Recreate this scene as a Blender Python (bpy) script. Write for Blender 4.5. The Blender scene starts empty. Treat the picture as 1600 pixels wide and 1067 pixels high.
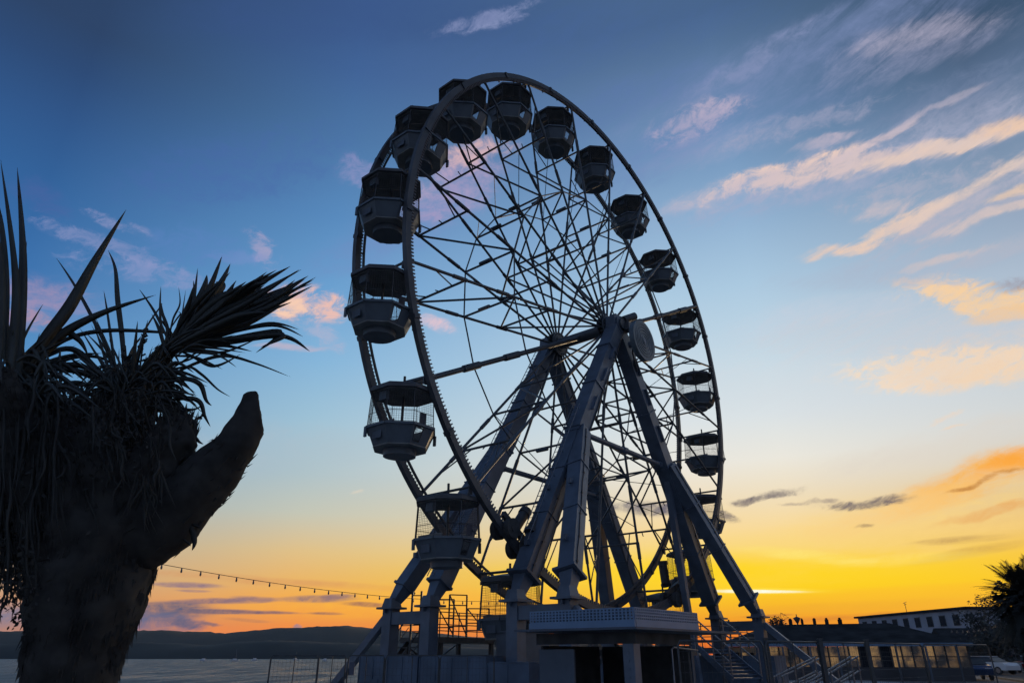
import bpy, math, random
from mathutils import Vector, Matrix, noise
random.seed(7)
SC = bpy.context.scene
COL = SC.collection
PI = math.pi
# ------------------------------------------------------------------ camera
F = 1063.97                       # focal length in pixels of a 1600 px wide frame
PITCH = math.atan((1022.12 - 533.5) / F)
cam_d = bpy.data.cameras.new('camera'); cam = bpy.data.objects.new('camera', cam_d); COL.objects.link(cam)
cam_d.sensor_width = 36.0; cam_d.lens = 36.0 * F / 1600.0
cam_d.clip_start = 0.05; cam_d.clip_end = 20000
cam.location = (0, 0, 0); cam.rotation_euler = (PI / 2 + PITCH, 0, 0)
SC.camera = cam
SC.view_settings.view_transform = 'Standard'; SC.view_settings.look = 'None'
SC.view_settings.gamma = 1; SC.view_settings.exposure = 0; SC.view_settings.use_curve_mapping = False
EYE = 1.6                          # eye height above the promenade; the camera is the origin
G = -EYE

def ray(x, y):
    u = (x - 800) / F; v = -(y - 533.5) / F
    return Vector((u, math.cos(PITCH) - v * math.sin(PITCH), math.sin(PITCH) + v * math.cos(PITCH)))
def at(x, y, Y):                   # the point seen in direction (x, y) at distance Y
    d = ray(x, y); return d * (Y / d.y)
def pxm(x, y, Y):                  # metres per photo pixel there
    p = at(x, y, Y); return (p.y * math.cos(PITCH) + p.z * math.sin(PITCH)) / F
def lin(c):
    c = c / 255.0
    return c / 12.92 if c <= 0.04045 else ((c + 0.055) / 1.055) ** 2.4
def L3(r, g, b): return (lin(r), lin(g), lin(b), 1)

# ------------------------------------------------------------------ sky
world = bpy.data.worlds.new('World'); SC.world = world; world.use_nodes = True
wt = world.node_tree; wt.nodes.clear(); WN = wt.nodes; WL = wt.links
w_out = WN.new('ShaderNodeOutputWorld'); w_bg = WN.new('ShaderNodeBackground')
WL.new(w_bg.outputs[0], w_out.inputs[0])
tc = WN.new('ShaderNodeTexCoord'); DIR = tc.outputs['Generated']
def wmath(op, a, b=None, c=None, clamp=False):
    n = WN.new('ShaderNodeMath'); n.operation = op; n.use_clamp = clamp
    for i, v in enumerate((a, b, c)):
        if v is None: continue
        if isinstance(v, (int, float)): n.inputs[i].default_value = v
        else: WL.new(v, n.inputs[i])
    return n.outputs[0]
def wmap(v, a, b, c=0.0, d=1.0, smooth=False):
    n = WN.new('ShaderNodeMapRange'); n.clamp = True
    n.interpolation_type = 'SMOOTHSTEP' if smooth else 'LINEAR'
    WL.new(v, n.inputs[0])
    for i, x in zip((1, 2, 3, 4), (a, b, c, d)): n.inputs[i].default_value = x
    return n.outputs[0]
def wmix(f, a, b):
    n = WN.new('ShaderNodeMix'); n.data_type = 'RGBA'; n.clamp_factor = True
    if isinstance(f, (int, float)): n.inputs[0].default_value = f
    else: WL.new(f, n.inputs[0])
    for i, v in ((6, a), (7, b)):
        if isinstance(v, tuple): n.inputs[i].default_value = v
        else: WL.new(v, n.inputs[i])
    return n.outputs[2]
sep = WN.new('ShaderNodeSeparateXYZ'); WL.new(DIR, sep.inputs[0])
ELMAX = math.radians(62)
el = wmath('ARCSINE', sep.outputs[2])
elf = wmath('DIVIDE', el, ELMAX, clamp=True)
az = wmath('ARCTAN2', sep.outputs[0], sep.outputs[1])
def elev(x, y):
    d = ray(x, y).normalized(); return math.asin(d.z)
def ramp(x, stops, grey=0.0):
    stops = [(y, tuple(v + (0.3*c[0]+0.59*c[1]+0.11*c[2] - v)*grey*(1 if y < 760 else 0.3) for v in c)) for y, c in stops]
    stops = [(y, tuple(v*1.03 + 3 for v in c) if 0 <= y < 760 else c) for y, c in stops]
    r = WN.new('ShaderNodeValToRGB'); cr = r.color_ramp; cr.interpolation = 'LINEAR'
    st = sorted((max(0.0, min(1.0, elev(x, y) / ELMAX)), L3(*c)) for y, c in stops)
    cr.elements[0].position = st[0][0]; cr.elements[0].color = st[0][1]
    cr.elements[1].position = st[-1][0]; cr.elements[1].color = st[-1][1]
    for p, c in st[1:-1]:
        e = cr.elements.new(p); e.color = c
    WL.new(elf, r.inputs[0]); return r.outputs[0]
RL = ramp(60, [(1018,(150,120,125)),(985,(150,128,128)),(940,(190,150,125)),(890,(172,160,150)),(830,(140,160,172)),(740,(112,152,182)),(640,(88,142,188)),(540,(70,128,182)),(430,(56,108,166)),(300,(48,95,150)),(180,(45,82,132)),(80,(42,70,112)),(0,(42,64,98))])
RM = ramp(480, [(1020,(216,120,85)),(985,(238,140,72)),(950,(244,160,74)),(910,(236,180,98)),(860,(224,192,135)),(800,(196,198,182)),(740,(166,186,192)),(660,(150,186,206)),(560,(124,174,212)),(450,(98,154,204)),(330,(80,132,186)),(200,(68,112,162)),(90,(58,94,148)),(0,(54,86,138))], 0.08)
RS = ramp(1150, [(1020,(226,100,40)),(985,(240,134,42)),(955,(250,176,40)),(920,(255,206,32)),(885,(255,214,50)),(862,(252,216,110)),(825,(250,218,152)),(775,(240,222,188)),(720,(226,222,210)),(650,(208,217,221)),(560,(186,208,222)),(450,(160,194,220)),(330,(130,168,206)),(200,(96,136,182)),(90,(82,116,158)),(0,(64,96,138))], 0.15)
RR = ramp(1590, [(1020,(222,108,48)),(985,(245,150,45)),(950,(252,180,48)),(900,(254,196,46)),(860,(250,196,70)),(820,(236,188,110)),(770,(222,190,140)),(710,(205,196,182)),(640,(196,202,205)),(560,(186,198,208)),(450,(166,184,204)),(330,(138,160,188)),(200,(106,134,168)),(90,(78,104,140)),(0,(52,80,112))], 0.18)
RB = ramp(800, [(1020,(128,130,142)),(940,(122,130,148)),(700,(108,124,152)),(400,(94,114,148)),(0,(76,98,138))])
D2R = PI / 180
s1 = wmap(az, -40*D2R, -17*D2R, smooth=False)
s2 = wmap(az, -17*D2R, 14*D2R, smooth=False)
s3 = wmap(az, 22*D2R, 42*D2R, smooth=False)
base = wmix(s1, RL, RM); base = wmix(s2, base, RS); base = wmix(s3, base, RR)
absaz = wmath('ABSOLUTE', az)
base = wmix(wmap(absaz, 55*D2R, 115*D2R, smooth=True), base, RB)
# noise fields for the clouds, in a frame tilted the way the high streaks run
def wnoise(scale3, rot, scale, detail, rough, dist=0.0):
    m = WN.new('ShaderNodeMapping'); m.vector_type = 'POINT'
    m.inputs['Rotation'].default_value = rot; m.inputs['Scale'].default_value = scale3
    WL.new(DIR, m.inputs[0])
    n = WN.new('ShaderNodeTexNoise'); n.inputs['Scale'].default_value = scale; n.inputs['Detail'].default_value = detail
    n.inputs['Roughness'].default_value = rough; n.inputs['Distortion'].default_value = dist
    # rotate first, then scale
    m2 = WN.new('ShaderNodeMapping'); m2.vector_type = 'POINT'; m2.inputs['Scale'].default_value = scale3
    m.inputs['Scale'].default_value = (1, 1, 1)
    WL.new(m.outputs[0], m2.inputs[0]); WL.new(m2.outputs[0], n.inputs['Vector'])
    return n
N_streak = wnoise((1.0, 1.0, 5.0), (0, 21*D2R, 0), 11.0, 6, 0.70, 0.5)
N_flat = wnoise((1.0, 1.0, 9.0), (0, 2*D2R, 0), 9.0, 6, 0.62, 0.3)
N_fluff = wnoise((1.0, 1.0, 1.9), (0, 15*D2R, 0), 34.0, 6, 0.70, 0.5)
N_warp = wnoise((1, 1, 1), (0, 0, 0), 9.0, 4, 0.5)
warp = WN.new('ShaderNodeVectorMath'); warp.operation = 'SUBTRACT'; WL.new(N_warp.outputs['Color'], warp.inputs[0]); warp.inputs[1].default_value = (0.5, 0.5, 0.5)
wsc = WN.new('ShaderNodeVectorMath'); wsc.operation = 'SCALE'; WL.new(warp.outputs[0], wsc.inputs[0]); wsc.inputs['Scale'].default_value = 0.05
wsc2 = WN.new('ShaderNodeVectorMath'); wsc2.operation = 'MULTIPLY'; WL.new(warp.outputs[0], wsc2.inputs[0]); wsc2.inputs[1].default_value = (0.02, 0.02, 0.006)
wadd2 = WN.new('ShaderNodeVectorMath'); wadd2.operation = 'ADD'; WL.new(DIR, wadd2.inputs[0]); WL.new(wsc2.outputs[0], wadd2.inputs[1])
WFLAT = wadd2.outputs[0]
wadd = WN.new('ShaderNodeVectorMath'); wadd.operation = 'ADD'; WL.new(DIR, wadd.inputs[0]); WL.new(wsc.outputs[0], wadd.inputs[1])
WDIR = wadd.outputs[0]
FINE = wmap(N_fluff.outputs[0], 0.36, 0.62, 0.55, 1.0)
cur = base
def cloud(x, y, Lp, Wp, ang, rgb, op, field, k=1.6, thr=0.5, soft=0.5, warped=True, fine=True):
    soft *= 2.1; k *= 1.35
    """one bank of cloud: an oblong patch of the sky (angles taken from the photo's lens) broken up by a noise field"""
    global cur
    c = ray(x, y).normalized()
    a = math.radians(ang)
    p1 = ray(x + math.cos(a), y - math.sin(a)).normalized() - c
    px = p1.length
    u = (p1 - c * p1.dot(c)).normalized(); v = c.cross(u).normalized()
    rot = Matrix((u, v, c)).transposed().to_euler()
    m = WN.new('ShaderNodeMapping'); m.vector_type = 'TEXTURE'
    m.inputs['Location'].default_value = c; m.inputs['Rotation'].default_value = rot
    m.inputs['Scale'].default_value = (Lp * px, Wp * px, 0.6)
    # (the sum with 1e-9 of the colour so far only fixes the order of evaluation, so the shader stays small)
    sq = WN.new('ShaderNodeVectorMath'); sq.operation = 'MULTIPLY_ADD'; WL.new(cur, sq.inputs[0]); sq.inputs[1].default_value = (1e-9,)*3
    WL.new((WFLAT if field is N_flat else WDIR) if warped else DIR, sq.inputs[2]); WL.new(sq.outputs[0], m.inputs[0])
    ln = WN.new('ShaderNodeVectorMath'); ln.operation = 'LENGTH'; WL.new(m.outputs[0], ln.inputs[0])
    # d: 1 at the heart, 0 at the rim
    d = wmap(ln.outputs['Value'], 0.0, 1.5, 1.0, 0.0, smooth=True)
    if field is not None:
        s = wmath('MULTIPLY_ADD', field.outputs[0], k, thr - 0.5 * k - 0.5)   # centred noise
        t = wmath('ADD', d, s)
        f = wmap(t, 0.5 - soft / 2, 0.5 + soft / 2, 0.0, 1.0, smooth=True)
        f = wmath('MULTIPLY', f, wmap(d, 0.0, 0.35))
        if fine: f = wmath('MULTIPLY', f, FINE)
    else:
        f = d
    cur = wmix(wmath('MULTIPLY', f, op), cur, L3(*rgb))
CREAM = (240, 208, 192); PINK = (178, 158, 190); LAV = (130, 145, 190)
# broad thin veils
cloud(1200,130,330,75,24,LAV,0.45,N_streak,2.0,.45,.9)
cloud(1420,80,170,45,18,(150,155,185),0.55,N_streak,2.4,.42,.7)
cloud(1090,195,80,28,22,(196,180,200),0.7,N_fluff,3.0,.48,.6)
cloud(1120,235,130,26,16,(160,168,200),0.5,N_streak,2.2,.45,.8)
cloud(900,60,300,50,10,(74,104,160),0.4,N_streak,1.5,.5,.9)
cloud(765,25,80,14,18,(150,160,200),0.85,N_fluff,2.4,.52,.6)
# the two long cream streaks on the right
cloud(1350,250,330,48,19,(165,170,198),0.6,N_streak,2.6,.45,.7)
cloud(1235,275,150,22,15,CREAM,0.95,N_fluff,2.8,.58,.5)
cloud(1330,262,150,13,14,CREAM,0.9,N_streak,2.2,.6,.5)
cloud(1480,228,160,15,17,(248,214,186),1.0,N_streak,2.2,.70,.45)
cloud(1580,192,80,16,14,(248,206,168),0.95,N_streak,2.0,.62,.5)
cloud(1350,235,120,9,27,(225,200,198),0.8,N_streak,2.5,.54,.5)
cloud(1450,180,90,8,27,(200,188,200),0.7,N_streak,2.6,.5,.5)
cloud(1290,222,50,12,16,(200,186,200),0.7,N_streak,2.5,.5,.5)
cloud(1505,320,190,50,22,(178,178,196),0.65,N_streak,2.8,.46,.6)
cloud(1320,385,66,11,14,(240,205,180),0.95,N_streak,2.0,.62,.5)
cloud(1400,348,100,16,26,(240,208,184),0.9,N_streak,2.4,.57,.5)
cloud(1500,300,110,16,30,(235,208,190),0.85,N_streak,2.6,.54,.5)
cloud(1590,300,60,12,20,(246,208,166),0.9,N_streak,2.0,.6,.5)
cloud(1540,340,120,11,14,(226,202,190),0.8,N_streak,2.4,.54,.5)
cloud(1590,260,60,14,-10,(226,204,192),0.7,N_streak,2.4,.5,.5)
cloud(1390,322,60,14,20,(215,195,195),0.7,N_streak,2.6,.5,.6)
cloud(1480,402,70,10,12,(226,200,188),0.75,N_streak,2.2,.54,.5)
cloud(1550,395,110,20,16,(190,186,196),0.5,N_streak,2.2,.48,.7)
cloud(1470,445,80,20,-8,(226,200,182),0.8,N_fluff,2.2,.5,.5)
cloud(1530,470,120,32,-4,(248,208,158),1.0,N_fluff,2.6,.62,.45)
cloud(1585,445,50,14,8,(150,140,150),0.7,N_fluff,2.2,.52,.6)
cloud(1570,490,80,16,6,(246,200,140),0.9,N_streak,2.4,.58,.5)
cloud(1300,490,170,26,10,(205,208,220),0.45,N_streak,1.6,.5,.9)
cloud(1470,575,160,38,4,(252,220,184),1.0,N_fluff,2.6,.64,.45)
cloud(1555,588,90,24,8,(248,214,176),0.95,N_streak,2.6,.62,.45)
cloud(1475,652,30,6,18,(240,214,190),0.8,N_fluff,2.0,.52,.5)
cloud(1480,668,20,3,6,(240,214,190),0.7,N_fluff,1.6,.55,.5)
# feathery extras
cloud(1280,60,220,40,20,(120,138,178),0.5,N_streak,2.6,.42,.9)
cloud(1430,55,120,26,14,(178,172,190),0.6,N_streak,3.0,.45,.8)
cloud(1180,90,120,22,30,(140,150,188),0.5,N_fluff,2.6,.46,.8)
cloud(1250,195,150,20,18,(165,166,192),0.5,N_fluff,3.0,.46,.7)
cloud(1420,290,140,20,18,(185,180,196),0.5,N_fluff,3.0,.46,.7)
cloud(1130,300,110,16,18,(196,186,200),0.55,N_streak,2.4,.48,.8)
cloud(1400,420,200,30,8,(172,180,200),0.45,N_streak,2.2,.46,.9)
cloud(1400,520,240,40,4,(206,204,210),0.5,N_streak,2.4,.46,.9)
cloud(1250,600,240,60,0,(212,218,224),0.45,N_streak,1.6,.48,1.0)
cloud(1460,700,200,30,14,(222,212,200),0.5,N_streak,1.8,.48,.9)
cloud(1000,260,140,40,25,(104,132,184),0.45,N_streak,2.0,.48,.9)
cloud(960,160,160,40,20,(92,118,174),0.45,N_streak,2.0,.48,.9)
cloud(420,700,260,40,2,(176,190,200),0.4,N_streak,1.6,.48,1.0)
cloud(1420,235,260,40,20,(176,178,200),0.5,N_fluff,2.4,.46,1.0)
cloud(1520,320,200,40,24,(190,184,196),0.5,N_fluff,2.4,.46,1.0)
cloud(1180,300,140,24,16,(184,180,200),0.5,N_fluff,2.4,.46,1.0)
cloud(1530,560,150,50,6,(226,206,190),0.5,N_fluff,2.4,.46,1.0)
cloud(1500,150,160,40,20,(120,136,168),0.5,N_fluff,2.4,.46,1.0)
# orange bank on the right, low
cloud(1390,830,330,52,12,(252,214,130),0.7,N_flat,1.6,.52,.9)
cloud(1530,748,170,32,20,(250,180,78),0.95,N_streak,1.3,.6,.5)
cloud(1590,722,80,20,24,(252,168,66),0.95,N_streak,1.2,.6,.5)
cloud(1410,795,150,22,16,(250,204,130),0.8,N_streak,1.5,.55,.7)
cloud(1540,757,60,5,16,(190,128,66),0.8,N_fluff,1.6,.56,.6)
cloud(1560,800,110,9,14,(232,168,98),0.7,N_streak,1.8,.54,.6)
cloud(1505,843,80,7,4,(190,150,92),0.75,N_flat,1.6,.56,.6)
cloud(1520,862,100,9,10,(200,156,84),0.6,N_flat,1.6,.54,.7)
# grey scraps
GR = (108, 100, 108)
cloud(1345,787,66,9,3,GR,0.95,N_fluff,1.7,.62,.5)
cloud(1375,780,40,6,5,(120,108,108),0.85,N_fluff,1.7,.58,.5)
cloud(1175,777,30,7,2,GR,0.9,N_fluff,1.7,.58,.5)
cloud(1215,770,36,8,4,(118,110,114),0.85,N_fluff,1.8,.56,.5)
cloud(1275,782,24,4,8,(150,136,130),0.7,N_fluff,1.6,.56,.6)
cloud(1238,788,24,3,2,(160,145,135),0.7,N_fluff,1.6,.56,.6)
cloud(1135,799,24,8,-6,GR,0.9,N_fluff,1.6,.6,.5)
cloud(1022,795,78,13,2,(106,102,116),0.95,N_fluff,1.3,.6,.6,)
cloud(1345,822,14,3.5,4,(150,125,100),0.8,N_fluff,1.4,.6,.6)
# left: pink fluff
cloud(475,480,70,26,-8,(236,190,178),0.95,N_fluff,3.0,.58,.55)
cloud(455,485,40,14,-6,(246,206,180),0.9,N_fluff,2.6,.6,.5)
cloud(500,525,40,16,-35,(180,180,205),0.6,N_fluff,2.6,.5,.6)
cloud(418,393,34,18,-50,(190,172,200),0.55,N_fluff,3.4,.48,.6)
cloud(380,400,60,12,-10,(120,145,200),0.5,N_fluff,3.4,.42,.7)
cloud(450,542,60,6,-4,(200,180,195),0.75,N_streak,2.0,.54,.6)
cloud(682,513,28,13,-8,(226,196,206),0.9,N_fluff,1.7,.6,.6)
cloud(560,272,36,22,-10,(148,150,196),0.7,N_fluff,2.6,.52,.6)
cloud(700,290,90,44,28,(196,168,196),0.75,N_fluff,2.2,.54,.8)
cloud(745,240,60,22,10,(216,180,182),0.8,N_fluff,2.6,.54,.6)
cloud(640,350,180,36,28,(120,135,190),0.5,N_streak,1.8,.5,.9)
cloud(380,260,170,60,10,(74,104,168),0.5,N_fluff,2.0,.48,.9)
cloud(160,375,120,18,-24,(140,150,195),0.6,N_fluff,3.6,.40,.6)
cloud(180,342,50,10,-28,(150,155,198),0.6,N_fluff,3.6,.42,.6)
cloud(240,425,130,20,-12,(140,152,198),0.6,N_fluff,3.6,.40,.6)
cloud(300,380,90,30,0,(92,130,190),0.5,N_fluff,2.6,.5,.7)
cloud(60,455,90,38,-8,(176,148,178),0.65,N_fluff,2.0,.54,.8)
cloud(35,500,50,22,0,(206,150,156),0.65,N_fluff,2.0,.54,.7)
cloud(60,300,60,25,-25,(78,100,160),0.5,N_fluff,2.0,.5,.8)
cloud(550,772,10,3,0,(235,215,190),0.7,N_fluff,1.2,.6,.6)
cloud(560,20,300,45,0,(58,84,136),0.5,N_streak,1.6,.5,.9)
# left: low bars of violet grey over the orange
cloud(400,905,300,7,-4,(214,150,100),0.6,N_flat,1.6,.52,.7)
cloud(390,985,330,12,0,(246,138,70),0.5,N_flat,1.2,.52,.8)
cloud(600,940,240,24,0,(255,186,60),0.6,N_flat,1.0,.55,.9)
cloud(290,914,52,5,-2,(142,118,132),0.95,N_flat,1.1,.62,.5)
cloud(300,923,26,2.5,-3,(150,122,130),0.8,N_flat,1.1,.58,.5)
cloud(350,938,95,5,2,(140,112,122),0.95,N_flat,1.2,.62,.5)
cloud(395,934,40,5,-2,(134,110,124),0.95,N_flat,1.2,.6,.5)
cloud(495,935,60,6,0,(140,112,118),0.95,N_flat,1.2,.62,.5)
cloud(525,931,28,4,3,(150,118,116),0.9,N_flat,1.2,.6,.5)
cloud(570,944,42,4,-3,(160,112,92),0.9,N_flat,1.2,.6,.5)
cloud(245,956,85,16,2,(92,96,122),1.0,N_flat,1.2,.74,.5)
cloud(235,976,80,20,0,(106,108,138),1.0,N_flat,1.0,.72,.7)
cloud(350,955,85,4,0,(112,100,118),0.95,N_flat,1.2,.62,.5)
cloud(420,956,60,2.5,-2,(128,100,110),0.85,N_flat,1.2,.58,.5)
cloud(505,958,28,2.5,-2,(126,96,100),0.9,N_flat,1.2,.6,.5)
cloud(290,978,40,9,0,(100,98,124),0.95,N_fluff,1.3,.62,.5)
cloud(335,977,16,3,0,(120,104,116),0.9,N_fluff,1.2,.6,.5)
cloud(385,968,36,3,-4,(196,132,92),0.8,N_flat,1.2,.58,.5)
cloud(463,980,8,4.5,0,(140,130,150),0.95,N_fluff,1.0,.64,.5)
cloud(-20,960,120,26,0,(104,116,150),0.8,N_flat,1.2,.6,.8)
# the glow where the sun has just gone
cloud(1160,893,330,30,0,(255,214,24),0.8,None,warped=False)
cloud(1420,873,120,9,4,(255,224,110),0.6,N_flat,1.4,.52,.8)
cloud(1260,868,110,10,-6,(255,232,120),0.7,N_flat,1.6,.52,.8)
cloud(1300,948,220,9,3,(240,172,52),0.6,N_flat,1.6,.52,.7)
cloud(1230,970,160,6,4,(206,120,58),0.75,N_flat,1.6,.54,.6)
cloud(1200,961,50,2.5,3,(180,104,60),0.7,N_flat,1.4,.56,.6)
cloud(1420,925,260,12,3,(253,188,48),0.5,N_flat,1.6,.52,.8)
cloud(1185,923,105,5,0,(255,226,70),0.9,N_flat,0.6,.62,.6,False)
cloud(1172,923.5,80,2.6,-.5,(255,255,236),1.0,N_flat,0.4,.72,.5,False)
WL.new(cur, w_bg.inputs[0]); w_bg.inputs[1].default_value = 1.0
world.cycles.sampling_method = 'MANUAL'; world.cycles.sample_map_resolution = 1024
# the sun, a hand's breadth above the horizon behind the low cloud
sun_d = bpy.data.lights.new('sun', 'SUN'); sun = bpy.data.objects.new('sun', sun_d); COL.objects.link(sun)
sun_d.energy = 0.55; sun_d.angle = math.radians(3); sun_d.color = (1.0, 0.72, 0.42)
sd = ray(1165, 922).normalized()
sun.rotation_euler = sd.to_track_quat('Z', 'Y').to_euler()
SC.cycles.use_adaptive_sampling = True; SC.cycles.adaptive_threshold = 0.02; SC.cycles.adaptive_min_samples = 10
SC.cycles.max_bounces = 3; SC.cycles.diffuse_bounces = 2; SC.cycles.glossy_bounces = 2

# ------------------------------------------------------------------ materials
def mat(name, col, rough=0.6, metal=0.0, var=0.0, vscale=3.0, bump=0.0, bscale=20.0, emit=None, estr=0.0, col2=None, vec='Object', spec=None):
    m = bpy.data.materials.new(name); m.use_nodes = True; nt = m.node_tree
    b = nt.nodes['Principled BSDF']
    b.inputs['Roughness'].default_value = rough; b.inputs['Metallic'].default_value = metal
    if spec is not None: b.inputs['Specular IOR Level'].default_value = spec
    c1 = (*col, 1)
    tcn = nt.nodes.new('ShaderNodeTexCoord')
    if var > 0 or col2:
        n = nt.nodes.new('ShaderNodeTexNoise'); n.inputs['Scale'].default_value = vscale; n.inputs['Detail'].default_value = 6
        nt.links.new(tcn.outputs[vec], n.inputs['Vector'])
        r = nt.nodes.new('ShaderNodeValToRGB'); nt.links.new(n.outputs[0], r.inputs[0])
        lo = col2 if col2 else tuple(c * (1 - var) for c in col)
        hi = col if col2 else tuple(min(1, c * (1 + var)) for c in col)
        r.color_ramp.elements[0].position = 0.35; r.color_ramp.elements[0].color = (*lo, 1)
        r.color_ramp.elements[1].position = 0.65; r.color_ramp.elements[1].color = (*hi, 1)
        nt.links.new(r.outputs[0], b.inputs['Base Color'])
    else: b.inputs['Base Color'].default_value = c1
    if bump > 0:
        n2 = nt.nodes.new('ShaderNodeTexNoise'); n2.inputs['Scale'].default_value = bscale; n2.inputs['Detail'].default_value = 5
        nt.links.new(tcn.outputs[vec], n2.inputs['Vector'])
        bp = nt.nodes.new('ShaderNodeBump'); bp.inputs['Strength'].default_value = bump
        nt.links.new(n2.outputs[0], bp.inputs['Height']); nt.links.new(bp.outputs[0], b.inputs['Normal'])
    if emit: b.inputs['Emission Color'].default_value = (*emit, 1); b.inputs['Emission Strength'].default_value = estr
    return m
M = {}
M['steel'] = mat('painted_steel', (0.105, 0.135, 0.18), 0.45, 0.0, 0.18, 1.3, 0.05, 30)
M['rim'] = mat('rim_steel', (0.075, 0.08, 0.09), 0.5, 0.0, 0.2, 1.5)
M['spoke'] = mat('spoke_steel', (0.08, 0.09, 0.10), 0.45, 0.0, 0.15, 2)
M['shell'] = mat('gondola_shell', (0.105, 0.13, 0.155), 0.5, 0.0, 0.1, 2.0, 0.03, 8)
M['canopy'] = mat('canopy_fibreglass', (0.10, 0.10, 0.105), 0.6, 0.0, 0.15, 2.5)
M['under'] = mat('gondola_underside', (0.22, 0.22, 0.21), 0.7, 0.0, 0.2, 2.0)
M['wire'] = mat('wire_mesh', (0.08, 0.08, 0.085), 0.5, 0.3)
M['dark'] = mat('dark_metal', (0.07, 0.07, 0.07), 0.5, 0.2, 0.2, 4)
M['plate'] = mat('sign_plate_dark', (0.08, 0.085, 0.12), 0.4)
M['lamp'] = mat('lamp_cap', (0.16, 0.14, 0.14), 0.4)
M['disc'] = mat('hub_cover', (0.12, 0.155, 0.175), 0.5, 0.0, 0.12, 3)
M['booth'] = mat('booth_panel', (0.085, 0.105, 0.135), 0.6, 0.0, 0.15, 1.2, 0.05, 12)
M['fascia'] = mat('light_fascia', (0.17, 0.27, 0.40), 0.45, 0.0, 0.08, 1.5)
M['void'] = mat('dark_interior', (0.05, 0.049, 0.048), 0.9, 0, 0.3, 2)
M['block'] = mat('ballast_paint', (0.08, 0.115, 0.165), 0.6, 0, 0.2, 0.9, 0.08, 6)
M['galv'] = mat('galvanised_tube', (0.22, 0.22, 0.23), 0.32, 0.85, 0.15, 8)
M['tyre'] = mat('rubber', (0.06, 0.06, 0.06), 0.8, 0, 0.2, 5)
M['leaf'] = mat('cordyline_leaf', (0.036, 0.04, 0.034), 0.55, 0, 0.3, 4, 0.1, 40)
M['dead'] = mat('dead_leaf', (0.036, 0.036, 0.032), 0.85, 0, 0.35, 5, 0.1, 30)
M['bark'] = mat('cork_bark', (0.042, 0.039, 0.035), 0.95, 0, 0.35, 9, 1.0, 34)
M['foliage'] = mat('foliage', (0.035, 0.037, 0.03), 0.8, 0, 0.4, 1.2)
M['asphalt'] = mat('asphalt', (0.035, 0.035, 0.037), 0.9, 0, 0.3, 0.4, 0.2, 40)
M['paving'] = mat('paving', (0.13, 0.125, 0.12), 0.85, 0, 0.25, 0.6, 0.2, 10)
M['roof'] = mat('slate_roof', (0.05, 0.05, 0.05), 1.0, 0, 0.25, 1.0, 0.2, 12, spec=0.0)
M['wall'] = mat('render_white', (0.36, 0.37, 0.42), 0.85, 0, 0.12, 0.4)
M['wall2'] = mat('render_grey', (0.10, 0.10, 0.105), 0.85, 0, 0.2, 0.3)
M['glass_dark'] = mat('window_glass', (0.03, 0.035, 0.045), 0.6, 0, spec=0.08)
M['hill'] = mat('hill_fields', (0.05, 0.05, 0.043), 0.95, 0, 0, 0.004, col2=(0.03, 0.032, 0.03))
M['carA'] = mat('car_paint_blue', (0.05, 0.09, 0.18), 0.18, 0.3)
M['carB'] = mat('car_paint_silver', (0.45, 0.46, 0.47), 0.2, 0.5)
M['carC'] = mat('car_paint_white', (0.7, 0.7, 0.7), 0.25)
M['carE'] = mat('car_paint_grey', (0.10, 0.105, 0.11), 0.3, 0.2)
M['carD'] = mat('car_paint_red', (0.20, 0.03, 0.03), 0.2)
M['white'] = mat('white_paint', (0.75, 0.75, 0.76), 0.5)

def pane_glow_mat(name, a, b, s):  # orange light seen in the glass, put in as emission of the pane
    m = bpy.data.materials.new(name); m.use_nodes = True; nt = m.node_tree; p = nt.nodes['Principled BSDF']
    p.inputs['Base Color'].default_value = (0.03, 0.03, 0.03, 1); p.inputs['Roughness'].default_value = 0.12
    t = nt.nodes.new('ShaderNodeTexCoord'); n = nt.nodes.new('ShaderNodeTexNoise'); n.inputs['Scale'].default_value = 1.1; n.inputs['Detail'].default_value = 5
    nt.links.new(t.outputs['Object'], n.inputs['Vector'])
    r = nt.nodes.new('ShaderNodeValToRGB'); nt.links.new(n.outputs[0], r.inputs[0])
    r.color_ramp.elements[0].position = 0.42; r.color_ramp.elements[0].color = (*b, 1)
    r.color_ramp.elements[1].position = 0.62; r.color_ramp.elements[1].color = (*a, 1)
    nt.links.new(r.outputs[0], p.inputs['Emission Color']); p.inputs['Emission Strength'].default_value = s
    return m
M['lit'] = pane_glow_mat('pane_glow', (0.60, 0.36, 0.15), (0.05, 0.045, 0.05), 0.36)
M['lit_dim'] = pane_glow_mat('pane_glow_dim', (0.34, 0.21, 0.11), (0.03, 0.03, 0.035), 0.3)
M['bulb_lit'] = mat('lit_lamp', (0.8, 0.5, 0.3), 0.4, emit=(1.0, 0.55, 0.25), estr=1.6)
M['glass_car'] = mat('car_glass', (0.04, 0.045, 0.05), 0.35, 0, spec=0.4)
M['headlamp'] = mat('headlamp_glass', (0.7, 0.7, 0.72), 0.1)

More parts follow.
